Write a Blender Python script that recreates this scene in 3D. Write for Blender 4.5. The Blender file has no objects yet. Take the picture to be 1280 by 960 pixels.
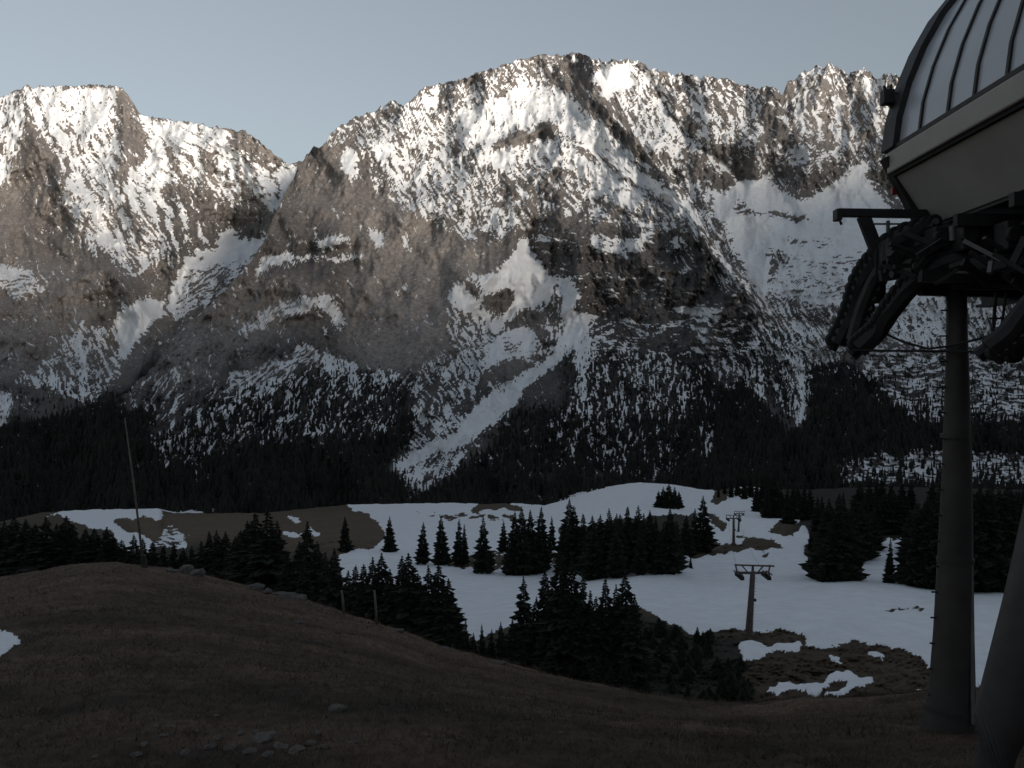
import bpy, math, random
import numpy as np
from mathutils import Vector, Matrix
R = math.radians
S = bpy.context.scene
C = S.collection
F = 1108.0                                    # focal length in photo pixels (1280 wide)

# ------------------------------------------------------------------ camera
cam = bpy.data.cameras.new('camera'); cam.sensor_width = 36; cam.lens = 36*F/1280
cam.clip_start = .1; cam.clip_end = 40000
co = bpy.data.objects.new('camera', cam); C.objects.link(co)
co.location = (0, 0, 0); co.rotation_euler = (math.pi/2, 0, 0); S.camera = co
# ------------------------------------------------------------------ sky and sun
SUN_EL, SUN_ROT = 4.5, 145.0
w = bpy.data.worlds.new('World'); S.world = w; w.use_nodes = True
nt = w.node_tree; bg = [n for n in nt.nodes if n.type == 'BACKGROUND'][0]
sk = nt.nodes.new('ShaderNodeTexSky'); sk.sky_type = 'NISHITA'; sk.sun_disc = False
sk.sun_elevation = R(SUN_EL); sk.sun_rotation = R(SUN_ROT); sk.altitude = 1500
sk.air_density = 1.6; sk.dust_density = 1.6; sk.ozone_density = 3.4
hs = nt.nodes.new('ShaderNodeHueSaturation'); hs.inputs['Saturation'].default_value = .38
nt.links.new(sk.outputs[0], hs.inputs['Color']); nt.links.new(hs.outputs[0], bg.inputs[0])
bg.inputs[1].default_value = .10
sl = bpy.data.lights.new('sun', 'SUN'); sl.energy = 2.2; sl.angle = R(12); sl.color = (1, .90, .79)
so = bpy.data.objects.new('sun', sl); C.objects.link(so)
SD = Vector((math.sin(R(SUN_ROT))*math.cos(R(SUN_EL)), math.cos(R(SUN_ROT))*math.cos(R(SUN_EL)), math.sin(R(SUN_EL))))
so.rotation_euler = SD.to_track_quat('Z', 'Y').to_euler(); so.location = (20, -30, 60)
S.view_settings.view_transform = 'Standard'; S.view_settings.look = 'None'
S.view_settings.exposure = 1.33; S.view_settings.gamma = 1
S.cycles.max_bounces = 4

# ------------------------------------------------------------------ helpers
def link(o, parent=None):
    C.objects.link(o)
    if parent: o.parent = parent
    return o
def tag(o, label=None, cat=None, group=None, kind=None):
    if label: o['label'] = label
    if cat: o['category'] = cat
    if group: o['group'] = group
    if kind: o['kind'] = kind
    return o
def empty(name, loc=(0, 0, 0), rz=0):
    o = bpy.data.objects.new(name, None); o.empty_display_size = .3
    o.location = loc; o.rotation_euler = (0, 0, rz); return link(o)
def mesh_np(name, V, Q=None, T=None, attrs=None, smooth=True):
    me = bpy.data.meshes.new(name)
    V = np.ascontiguousarray(V, np.float32); nq = 0 if Q is None else len(Q); ntr = 0 if T is None else len(T)
    me.vertices.add(len(V)); me.vertices.foreach_set('co', V.ravel())
    loops = []
    if nq: loops.append(np.asarray(Q, np.int32).ravel())
    if ntr: loops.append(np.asarray(T, np.int32).ravel())
    L = np.concatenate(loops)
    me.loops.add(len(L)); me.loops.foreach_set('vertex_index', L)
    st = np.concatenate([np.arange(nq)*4, nq*4+np.arange(ntr)*3]).astype(np.int32)
    me.polygons.add(nq+ntr); me.polygons.foreach_set('loop_start', st)
    if smooth: me.polygons.foreach_set('use_smooth', np.ones(nq+ntr, bool))
    me.update(calc_edges=True)
    if attrs:
        for k, a in attrs.items():
            at = me.attributes.new(k, 'FLOAT', 'POINT'); at.data.foreach_set('value', np.ascontiguousarray(a, np.float32).ravel())
    return me
def grid_mesh(name, G, attrs=None, smooth=True):
    n, m = G.shape[:2]
    i = np.arange(n*m).reshape(n, m)
    Q = np.stack([i[:-1, :-1], i[:-1, 1:], i[1:, 1:], i[1:, :-1]], -1).reshape(-1, 4)
    return mesh_np(name, G.reshape(-1, 3), Q, attrs=attrs, smooth=smooth)

# numpy noise ---------------------------------------------------------
def _h(ix, iy, s):
    v = (ix.astype(np.int64)*374761393 + iy.astype(np.int64)*668265263 + s*974634777) & 0xffffffff
    v = ((v ^ (v >> 13))*1274126177) & 0xffffffff
    v = v ^ (v >> 16)
    return v
def perlin(x, y, s=0):
    x = np.asarray(x, float); y = np.asarray(y, float)
    x0 = np.floor(x); y0 = np.floor(y); fx = x-x0; fy = y-y0
    u = fx*fx*fx*(fx*(fx*6-15)+10); v = fy*fy*fy*(fy*(fy*6-15)+10)
    def g(dx, dy):
        a = _h(x0+dx, y0+dy, s)*(2*math.pi/4294967296.0)
        return np.cos(a)*(fx-dx)+np.sin(a)*(fy-dy)
    a = g(0, 0)*(1-u)+g(1, 0)*u; b = g(0, 1)*(1-u)+g(1, 1)*u
    return (a*(1-v)+b*v)*1.45
def fbm(x, y, s=0, oc=4, lac=2.03, gain=.55, ridge=False):
    t = 0; a = 1; f = 1; n = 0
    for o in range(oc):
        p = perlin(x*f+o*17.3, y*f-o*9.1, s+o)
        if ridge: p = 1-2*np.abs(p)*1.4
        t = t+a*p; n += a*a; a *= gain; f *= lac
    return t/math.sqrt(n)
def blur(a, r):
    if r < 1: return a
    k = np.exp(-.5*(np.arange(-3*r, 3*r+1)/r)**2); k /= k.sum()
    p = np.pad(a, ((3*r, 3*r), (3*r, 3*r)), mode='edge')
    p = np.apply_along_axis(lambda v: np.convolve(v, k, 'valid'), 0, p)
    return np.apply_along_axis(lambda v: np.convolve(v, k, 'valid'), 1, p)
def inpoly(X, Y, P):
    r = np.zeros(X.shape, bool); n = len(P); j = n-1
    for i in range(n):
        xi, yi = P[i]; xj, yj = P[j]
        if yi != yj:
            c = ((yi > Y) != (yj > Y)) & (X < (xj-xi)*(Y-yi)/(yj-yi)+xi)
            r ^= c
        j = i
    return r
class PMap:
    """a survey map of one slope: bearing (column) by height angle (row), 2 units a cell"""
    def __init__(s, x0, x1, y0, y1, st=2):
        s.x0, s.y0, s.st = x0, y0, st
        s.X, s.Y = np.meshgrid(np.arange(x0, x1+st, st, float), np.arange(y0, y1+st, st, float))
        s.WX = s.X+5*perlin(s.X/23, s.Y/23, 91)+2.5*perlin(s.X/8, s.Y/8, 93)
        s.WY = s.Y+5*perlin(s.X/23, s.Y/23, 92)+2.5*perlin(s.X/8, s.Y/8, 94)
    def paint(s, base, polys, b=1):
        a = np.full(s.X.shape, float(base))
        for v, P in polys: a[inpoly(s.WX, s.WY, P)] = v
        return blur(a, b)
    def at(s, a, x, y):
        fx = np.clip((x-s.x0)/s.st, 0, a.shape[1]-1.001); fy = np.clip((y-s.y0)/s.st, 0, a.shape[0]-1.001)
        ix = fx.astype(int); iy = fy.astype(int); fx = fx-ix; fy = fy-iy
        return (a[iy, ix]*(1-fx)+a[iy, ix+1]*fx)*(1-fy)+(a[iy+1, ix]*(1-fx)+a[iy+1, ix+1]*fx)*fy
def P3(px, py, Y): return Vector(((px-640)/F*Y, Y, (480-py)/F*Y))

# ------------------------------------------------------------------ materials
def mat(name, col, rough=.8, metal=0, noise=None, spec=.3, bump=0, bscale=20):
    m = bpy.data.materials.new(name); m.use_nodes = True; n = m.node_tree.nodes; l = m.node_tree.links
    b = [x for x in n if x.type == 'BSDF_PRINCIPLED'][0]
    b.inputs['Base Color'].default_value = (*col, 1); b.inputs['Roughness'].default_value = rough
    b.inputs['Metallic'].default_value = metal; b.inputs['Specular IOR Level'].default_value = spec
    if noise:
        sc, amt = noise
        tc = n.new('ShaderNodeTexCoord'); t = n.new('ShaderNodeTexNoise'); t.inputs['Scale'].default_value = sc; t.inputs['Detail'].default_value = 6
        t.inputs['Roughness'].default_value = .65
        r = n.new('ShaderNodeMapRange'); r.inputs[1].default_value = .3; r.inputs[2].default_value = .7
        r.inputs[3].default_value = 1-amt; r.inputs[4].default_value = 1+amt
        mx = n.new('ShaderNodeMix'); mx.data_type = 'RGBA'; mx.blend_type = 'MULTIPLY'; mx.inputs[0].default_value = 1
        l.new(tc.outputs['Object'], t.inputs[0]); l.new(t.outputs[0], r.inputs[0])
        mx.inputs[6].default_value = (*col, 1); l.new(r.outputs[0], mx.inputs[7]); l.new(mx.outputs[2], b.inputs['Base Color'])
        if bump:
            bp = n.new('ShaderNodeBump'); bp.inputs['Strength'].default_value = bump; bp.inputs['Distance'].default_value = .02
            l.new(t.outputs[0], bp.inputs['Height']); l.new(bp.outputs[0], b.inputs['Normal'])
    return m
def terrain_mat(name, dark, light, litter, snowc=(.80, .83, .86), sc=.02, fine=.15, bd=3.0):
    """rock/turf between two tones ('tone'), ground litter ('veg'), snow cover ('snow')"""
    m = bpy.data.materials.new(name); m.use_nodes = True; n = m.node_tree.nodes; l = m.node_tree.links
    b = [x for x in n if x.type == 'BSDF_PRINCIPLED'][0]; b.inputs['Roughness'].default_value = .9; b.inputs['Specular IOR Level'].default_value = .15
    geo = n.new('ShaderNodeNewGeometry')
    def noise(s, d=6, r=.65):
        t = n.new('ShaderNodeTexNoise'); t.inputs['Scale'].default_value = s; t.inputs['Detail'].default_value = d; t.inputs['Roughness'].default_value = r
        l.new(geo.outputs['Position'], t.inputs[0]); return t
    def at(k):
        a = n.new('ShaderNodeAttribute'); a.attribute_name = k; return a.outputs['Fac']
    def math_(op, a, c, cl=False):
        q = n.new('ShaderNodeMath'); q.operation = op; q.use_clamp = cl
        for i, v in enumerate((a, c)):
            if isinstance(v, (int, float)): q.inputs[i].default_value = v
            else: l.new(v, q.inputs[i])
        return q.outputs[0]
    def mix(f, a, c, bt='MIX'):
        q = n.new('ShaderNodeMix'); q.data_type = 'RGBA'; q.blend_type = bt
        if isinstance(f, (int, float)): q.inputs[0].default_value = f
        else: l.new(f, q.inputs[0])
        for i, v in ((6, a), (7, c)):
            if isinstance(v, tuple): q.inputs[i].default_value = (*v, 1)
            else: l.new(v, q.inputs[i])
        return q.outputs[2]
    n1 = noise(sc); n2 = noise(fine)
    f = math_('ADD', at('tone'), math_('MULTIPLY', math_('SUBTRACT', n1.outputs[0], .5), .75), True)
    rock = mix(f, dark, light)
    k = n.new('ShaderNodeMapRange'); k.inputs[1].default_value = .3; k.inputs[2].default_value = .7; k.inputs[3].default_value = .58; k.inputs[4].default_value = 1.42
    l.new(n2.outputs[0], k.inputs[0])
    rock = mix(1.0, rock, k.outputs[0], 'MULTIPLY')
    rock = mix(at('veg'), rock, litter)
    s = math_('ADD', at('snow'), math_('MULTIPLY', math_('SUBTRACT', n2.outputs[0], .5), .7))
    s = math_('MULTIPLY', math_('SUBTRACT', s, .36), 3.6, True)
    sv = n.new('ShaderNodeMapRange'); sv.inputs[1].default_value = .3; sv.inputs[2].default_value = .7; sv.inputs[3].default_value = .84; sv.inputs[4].default_value = 1.04
    n3 = noise(sc*5, 8, .75); l.new(n3.outputs[0], sv.inputs[0])
    col = mix(s, rock, mix(1.0, snowc, sv.outputs[0], 'MULTIPLY'))
    l.new(col, b.inputs['Base Color'])
    bp = n.new('ShaderNodeBump'); bp.inputs['Distance'].default_value = bd; l.new(n2.outputs[0], bp.inputs['Height'])
    l.new(math_('SUBTRACT', .55, math_('MULTIPLY', s, .47)), bp.inputs['Strength'])
    l.new(bp.outputs[0], b.inputs['Normal'])
    return m
M = {}
M['mount'] = terrain_mat('rock_and_snow', (.080, .075, .073), (.33, .295, .268), (.022, .021, .020), snowc=(.82, .83, .84), sc=.010, fine=.12, bd=5)
M['meadow'] = terrain_mat('meadow_and_snow', (.045, .035, .024), (.115, .088, .058), (.02, .02, .016), sc=.05, fine=.5, bd=.3)
M['turf'] = terrain_mat('dry_turf', (.030, .024, .017), (.120, .082, .059), (.020, .017, .014), sc=.35, fine=5, bd=.06)
M['needles'] = mat('spruce_needles', (.022, .027, .018), .9, noise=(1.2, .5))
M['needles_far'] = mat('spruce_needles_far', (.017, .017, .014), .95, noise=(.03, .4))
M['bark'] = mat('bark', (.055, .042, .033), .9, noise=(5, .4))
M['grass'] = mat('dry_grass_blades', (.10, .075, .05), .9, noise=(.45, .75))
M['stone'] = mat('grey_limestone', (.085, .078, .070), .9, noise=(3, .5), bump=.6)
M['steel'] = mat('galvanised_steel', (.16, .155, .15), .55, .4, noise=(2.5, .3))
M['pillar'] = mat('pillar_paint', (.045, .04, .038), .6, .1, noise=(1.3, .35), bump=.2)
M['dark'] = mat('dark_steel', (.032, .03, .03), .6, .2, noise=(4, .4))
M['rubber'] = mat('rubber', (.02, .02, .02), .85, noise=(8, .3))
M['band'] = mat('beige_band', (.32, .30, .27), .5, noise=(.8, .12))
M['panel'] = mat('grey_panel', (.34, .325, .31), .55, noise=(.6, .12))
M['glass'] = mat('tinted_glazing', (.40, .42, .45), .28, 0, noise=(.5, .10), spec=.5)
M['wood'] = mat('weathered_wood', (.13, .11, .09), .9, noise=(6, .4))
M['red'] = mat('red_lens', (.25, .03, .025), .4)
M['brownsteel'] = mat('brown_steel', (.10, .075, .068), .7, .1, noise=(1.5, .3))

# ------------------------------------------------------------------ mountain sheets
DIRS = [0, 30, 60, 90, 120, 150]
def streaks(X, Y, seed, sa=24., sc=3.0):
    wx = X+7*perlin(X/40, Y/40, seed+50)+2.5*perlin(X/13, Y/13, seed+52); wy = Y+7*perlin(X/40, Y/40, seed+51)+2.5*perlin(X/13, Y/13, seed+53)
    out = []
    for k, d in enumerate(DIRS):
        c, s_ = math.cos(R(d)), math.sin(R(d))
        al = (wx*c+wy*s_)/sa; ac = (-wx*s_+wy*c)/sc
        out.append(fbm(al, ac, seed+k*7, 4, 2.1, .66))
    return out
def sheet(name, label_kind, top, deps, polys, x0, x1, step, ybot, base, tones, forest, relief, back, m, seed, jag=3.0, gullies=(), lim=(-900, 2200)):
    xs = np.concatenate([np.arange(-900, x0, 14.), np.arange(x0, x1, step), np.arange(x1, 2200, 14.)])
    xs = xs[(xs >= lim[0]) & (xs <= lim[1])]
    tx = np.array([p[0] for p in top], float); ty = np.array([p[1] for p in top], float)
    yt = np.interp(xs, tx, ty)
    yt = yt - jag*(fbm(xs/17., xs*0+seed, seed, 4, 2.2, .65, True)*.8+.3)
    nr = int((ybot-yt.min())/step)
    t = np.linspace(0, 1, nr)[:, None]
    PY = ybot+(yt[None, :]-ybot)*t; PX = np.broadcast_to(xs[None, :], PY.shape).copy()
    pm = PMap(-200, 1560, 40, 700)
    dens = pm.paint(base[0], [(p[0], p[2]) for p in polys], 1)
    d = pm.at(dens, PX, PY)
    st = streaks(PX, PY, seed)
    wsum = 0; nz = 0
    for k, dd in enumerate(DIRS):
        wk = pm.at(pm.paint(1.0 if base[1] == dd else 0., [(1.0 if p[1] == dd else 0., p[2]) for p in polys], 3), PX, PY)
        nz = nz+wk*st[k]; wsum = wsum+wk*wk
    nz = nz/np.sqrt(wsum+1e-4)
    iso = fbm(PX/7, PY/6.0, seed+300, 5, 2.2, .74)
    nz = nz*.85+iso*.42
    q_ = np.sort(nz[::5, ::5].ravel()); u = np.interp(nz, q_, np.linspace(0, 1, len(q_)))
    # the snow lies in hollows
    wv = np.clip(np.minimum(d, .95-d)*6, 0, 1)
    snow = np.clip((d+wv*.30*fbm(PX/34, PY/26, seed+700, 3, 2.1, .6)-u)/.16+.5, 0, 1)
    snow = np.where(d > .93, 1, snow); snow = np.where(d < .02, 0, snow)
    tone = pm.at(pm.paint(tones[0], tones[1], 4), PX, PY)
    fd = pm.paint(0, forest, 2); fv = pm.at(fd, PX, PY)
    D = deps(PX, PY)
    big = fbm(PX/120, PY/170, seed+400, 3, 2, .5, True); mid = fbm(PX/38, PY/60, seed+410, 4, 2, .55, True)
    A = relief
    fin = fbm(PX/9, PY/13, seed+500, 5, 2.1, .62, True)
    plain = pm.at(blur(((dens > .9) | (dens < .05))*1., 2), PX, PY)      # clean snowfields and sheer walls are even
    D = D-A*(.9*big+.30*mid*(1-.4*plain))-A*.10*nz*(1-fv*.7)*(1-.75*plain)-A*.10*fin*(1-.45*snow)*(1-fv*.6)*(1-.55*plain)
    for (pts, wd, amp) in gullies:       # ridges (amp>0, towards the valley) and gullies (amp<0)
        best = np.full(PX.shape, 1e9)
        for (ax, ay), (bx, by) in zip(pts[:-1], pts[1:]):
            vx, vy = bx-ax, by-ay; q = np.clip(((PX-ax)*vx+(PY-ay)*vy)/(vx*vx+vy*vy), 0, 1)
            best = np.minimum(best, np.hypot(PX-ax-q*vx, PY-ay-q*vy))
        D = D-amp*np.exp(-np.abs(best/wd)**1.3)
    G = np.stack([(PX-640)/F*D, D, (480-PY)/F*D], -1)
    sn, tn, vg = snow, tone, fv
    rows = [G]; topr = G[-1]
    for dy, dz in back:
        r = topr.copy(); r[:, 1] += dy+6*perlin(xs/9, xs*0+dy, seed); r[:, 2] -= dz; r[:, 0] *= 1; rows.append(r[None])
    nb = len(back)
    G2 = np.concatenate(rows, 0)
    ext = lambda a: np.concatenate([a]+[a[-1:]]*nb, 0)
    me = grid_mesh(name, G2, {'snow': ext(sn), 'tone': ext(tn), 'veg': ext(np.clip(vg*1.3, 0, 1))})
    me.materials.append(m)
    o = link(bpy.data.objects.new(name, me)); o['kind'] = 'structure'
    return o, PX, PY, G, pm, fd
exec_polys = True

def stroke(v, d, pts, w):
    L = []; Rr = []
    for i, (x, y) in enumerate(pts):
        a = pts[max(i-1, 0)]; b = pts[min(i+1, len(pts)-1)]; dx, dy = b[0]-a[0], b[1]-a[1]; l = math.hypot(dx, dy)
        ww = w*(.35 if i in (0, len(pts)-1) else 1)/2
        L.append((x-dy/l*ww, y+dx/l*ww)); Rr.append((x+dy/l*ww, y-dx/l*ww))
    return (v, d, L+Rr[::-1])
def fan(n, a0, a1, b0, b1, wl, wd, d=60, seed=0, vl=.97, vd=.04):
    # alternating snow gullies and bare ribs between an upper and a lower line
    rg = random.Random(seed); out = []
    for i in range(n):
        q = (i+rg.uniform(-.25, .25))/(n-1)
        for k, (v, w_) in enumerate(((vl, wl), (vd, wd))):
            t = q+k*.5/n; A_ = (a0[0]+(a1[0]-a0[0])*t, a0[1]+(a1[1]-a0[1])*t); B_ = (b0[0]+(b1[0]-b0[0])*t, b0[1]+(b1[1]-b0[1])*t)
            u0 = rg.uniform(0, .3); u1 = rg.uniform(.7, 1.08); P = []
            for j in range(5):
                u = u0+(u1-u0)*j/4; P.append((A_[0]+(B_[0]-A_[0])*u+rg.uniform(-1.5, 1.5), A_[1]+(B_[1]-A_[1])*u))
            out.append(stroke(v, d, P, w_*rg.uniform(.7, 1.4)))
    return out
# --- left summit massif
topA = [(-900, 330), (-400, 260), (-120, 190), (-40, 150), (0, 125), (15, 118), (32, 110), (70, 111), (110, 110), (150, 111), (162, 122), (172, 142), (180, 149), (205, 152), (240, 157), (270, 161),
        (295, 167), (303, 165), (320, 177), (345, 197), (357, 208), (365, 209), (375, 205), (392, 214), (450, 250), (600, 300), (900, 400), (2200, 500)]
polysA = [
 (.87, 60, [(30,108),(150,108),(152,160),(150,215),(155,250),(150,258),(172,285),(150,300),(128,292),(105,268),(82,232),(75,200),(50,165),(35,130)]),
 (.62, 90, [(-100,150),(0,120),(32,108),(33,160),(18,205),(0,235),(-100,300)]),
 (.12, 60, [(30,175),(44,160),(60,200),(82,235),(70,240),(50,205),(38,200)]),
 (.84, 30, [(172,145),(240,152),(295,163),(300,190),(318,205),(345,200),(362,206),(390,210),(358,252),(335,262),(318,238),(300,235),(285,248),(262,232),(246,238),(236,225),(215,228),(206,250),(190,275),(165,262),(153,240),(160,215),(180,200),(185,175)]),
 (.95, 30, [(352,210),(395,205),(380,225),(358,252),(345,245),(340,225)]),
 (.08, 60, [(143,118),(150,112),(165,125),(182,162),(160,166),(162,186),(178,203),(163,215),(154,238),(145,245),(142,215),(148,190),(143,150)]),
 (.12, 30, [(286,166),(303,162),(330,178),(348,198),(352,206),(337,218),(322,203),(300,190),(287,178)]),
 (.15, 120, [(245,200),(270,190),(275,215),(262,230),(246,222)]),
 (.10, 60, [(205,232),(245,225),(262,240),(290,250),(330,262),(345,280),(330,302),(300,300),(285,290),(270,300),(240,310),(222,280),(195,275)]),
 (.42, 60, [(78,232),(105,262),(150,292),(176,282),(200,290),(232,308),(212,330),(190,322),(160,350),(135,325),(118,300),(95,280),(85,262)]),
 (.80, 60, [(112,268),(150,296),(160,318),(155,335),(140,312),(118,290)]),
 (.96, 0, [(-100,330),(8,332),(22,336),(43,346),(10,348),(-100,350)]),
 (.6, 0, [(0,350),(42,348),(60,365),(40,375),(15,372)]),
 (.04, 60, [(45,290),(75,340),(105,380),(125,392),(110,408),(90,400),(72,370),(50,330),(0,310),(0,240),(30,230)]),
 (.99, 0, [(208,385),(216,350),(232,322),(246,314),(270,311),(276,293),(288,287),(299,298),(330,300),(345,310),(322,330),(290,370),(250,400),(220,398)]),
 (.55, 150, [(235,342),(262,332),(300,328),(322,320),(300,352),(265,378),(240,402),(212,400),(222,372)]),
 (.12, 120, [(300,350),(330,320),(360,330),(310,370),(250,420),(200,460),(150,500),(150,480),(190,440),(222,398),(262,380)]),
 (.97, 60, [(141,404),(158,384),(172,374),(206,377),(206,398),(190,402),(178,424),(160,446),(146,448),(148,420)]),
 (.40, 60, [(82,428),(105,403),(120,412),(141,406),(146,448),(150,470),(112,505),(60,490),(18,478),(20,462),(50,460)]),
 (.85, 90, [(93,428),(104,402),(106,440),(110,500),(98,500),(100,460)]),
 (.85, 90, [(-60,492),(15,488),(14,505),(8,530),(-60,540)]),
 (.0, 60, [(-100,545),(10,535),(60,500),(120,510),(200,440),(500,440),(500,700),(-100,700)]),
]
polysA[-1:-1] = fan(9, (85, 235), (235, 235), (130, 330), (262, 330), 4.5, 5, 60, 1)+fan(6, (60, 130), (140, 130), (110, 240), (150, 250), 3, 3.5, 60, 2, .95, .15)+fan(7, (190, 165), (330, 200), (230, 235), (345, 262), 3, 5, 60, 3, .95, .12)+[
 stroke(.9, 60, [(78,235),(92,262),(112,290),(124,318)], 6), stroke(.9, 60, [(178,268),(196,300),(216,318)], 4), stroke(.9, 120, [(206,306),(196,325),(178,338),(158,346)], 4), stroke(.05, 60, [(46,120),(62,165),(84,205),(100,240)], 5)]
def depA(x, y): return np.interp(y, [60, 110, 200, 300, 400, 480, 520, 620], [3050, 2950, 2700, 2430, 2050, 1650, 1500, 1250])+0*x
tonA = (.45, [(.75, [(0,300),(120,330),(120,400),(60,460),(-50,460)]), (.7, [(0,230),(25,240),(20,330),(-50,330)]), (.25, [(190,230),(340,260),(320,300),(200,330)]), (.05, [(250,400),(330,330),(350,420),(200,560),(100,520)])])
forA = [(1., [(-100,545),(12,535),(30,505),(90,490),(150,495),(200,450),(260,420),(400,420),(400,700),(-100,700)]), (.35, [(0,480),(90,470),(150,480),(90,520),(20,530)])]
gulA = [([(32,110),(45,180),(85,240),(130,330),(190,400)], 22, 90), ([(152,112),(155,170),(152,230),(175,290)], 16, 70), ([(300,165),(270,215),(235,290),(215,340)], 22, 60),
        ([(290,290),(240,330),(190,400),(130,470)], 35, -140), ([(10,130),(0,240)], 20, -60)]
BACKS = [(25, 12), (120, 90), (500, 380), (900, 800), (950, 2600)]
oA, *gA = sheet('left_mountain', 'mountain', topA, depA, polysA, -160, 420, 1.5, 640, (.06, 60), tonA, forA, 75, BACKS, M['mount'], 11, 3.4, gulA, (-900, 560))

# --- far right cirque and its crest
topC = [(-900, 480), (500, 330), (640, 180), (700, 90), (740, 78), (770, 80), (790, 77), (812, 88), (830, 94), (870, 98), (900, 102), (925, 107), (950, 116), (958, 110), (966, 109), (977, 120),
        (985, 106), (1000, 95), (1020, 86), (1035, 83), (1050, 90), (1060, 99), (1066, 93), (1080, 90), (1092, 98), (1100, 100), (1112, 95), (1130, 99), (1200, 130), (1300, 150), (1500, 240), (2200, 330)]
polysC = [
 (.62, 60, [(745,78),(790,76),(832,94),(850,140),(850,190),(800,190),(770,140)]),
 (.95, 60, [(745,84),(786,82),(792,100),(780,120),(762,112)]),
 (.5, 60, [(850,95),(950,116),(955,170),(930,200),(880,170),(850,140)]),
 (.38, 60, [(955,108),(985,105),(1035,83),(1062,98),(1130,98),(1160,200),(1080,195),(990,190),(950,180)]),
 (.08, 30, [(950,118),(980,112),(1000,100),(985,130),(970,150),(992,165),(1035,160),(1052,175),(1030,182),(990,182),(960,175),(945,150)]),
 (.7, 60, [(1072,92),(1092,98),(1112,118),(1108,150),(1094,130),(1080,112)]),
 (.96, 30, [(814,118),(828,132),(846,158),(868,180),(922,221),(910,224),(874,196),(850,175),(830,150)]),
 (.10, 60, [(862,200),(876,190),(905,215),(922,222),(915,238),(890,235),(868,226)]),
 (.10, 60, [(890,185),(925,185),(945,205),(955,220),(926,221),(905,205)]),
 (.10, 60, [(966,190),(985,200),(1005,215),(1040,205),(1065,200),(1048,222),(1028,235),(1010,245),(995,243),(975,228),(962,212)]),
 (.6, 0, [(978,185),(1050,188),(1060,200),(1030,208),(1000,210),(985,205)]),
 (.96, 0, [(880,232),(905,240),(922,224),(958,220),(972,238),(1000,246),(1024,244),(1045,226),(1068,208),(1080,193),(1090,212),(1105,220),(1180,260),(1180,330),(1060,330),(990,320),(960,300),(960,372),(1010,400),(960,402),(930,330),(900,280)]),
 (.15, 30, [(1085,215),(1110,205),(1180,230),(1180,260),(1120,262),(1095,240)]),
 (.25, 30, [(912,252),(930,255),(948,270),(925,268)]),
 (.30, 0, [(965,265),(1015,272),(1012,276),(970,274)]),
 (.97, 0, [(950,285),(1180,285),(1180,330),(1040,335),(960,310)]),
 (.82, 0, [(975,330),(1020,318),(1080,315),(1180,330),(1180,450),(1040,430),(1000,395),(960,370)]),
 (.35, 60, [(960,368),(1060,385),(1180,420),(1300,420),(1300,520),(960,520)]),
 (.75, 60, [(1100,380),(1180,365),(1190,420),(1120,430)]),
 (.55, 60, [(1195,350),(1300,360),(1300,440),(1195,440)]),
]
polysC[7:7] = fan(8, (800, 90), (950, 118), (850, 170), (948, 205), 4.5, 6, 60, 5, .95, .08)+fan(7, (975, 115), (1110, 105), (985, 190), (1120, 190), 4, 6, 60, 6, .95, .10)
polysC += [stroke(.2, 0, [(930,262),(965,270),(1000,275),(1020,277)], 3), stroke(.2, 0, [(980,300),(1010,304),(1050,300)], 2.5)]
def depC(x, y): return np.interp(y, [60, 100, 235, 300, 380, 480, 560], [3280, 3220, 2880, 2560, 2150, 1850, 1700])+0*x
tonC = (.30, [(.55, [(985,95),(1130,95),(1130,190),(1000,180)])])
forC = [(.35, [(960,385),(1300,400),(1300,560),(900,560)])]
gulC = [([(820,110),(850,160),(930,225)], 9, -70), ([(1035,84),(1010,140),(1010,240)], 20, 80), ([(965,110),(950,160),(940,215)], 14, 60), ([(1078,92),(1090,150),(1120,210)], 14, 60), ([(880,100),(890,160),(895,230)], 14, 60), ([(1060,95),(1070,190)], 12, -60)]
oC, *gC = sheet('right_mountain', 'mountain', topC, depC, polysC, 730, 1520, 1.5, 560, (.40, 60), tonC, forC, 70, BACKS, M['mount'], 47, 4.5, gulC, (700, 2200))

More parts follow.
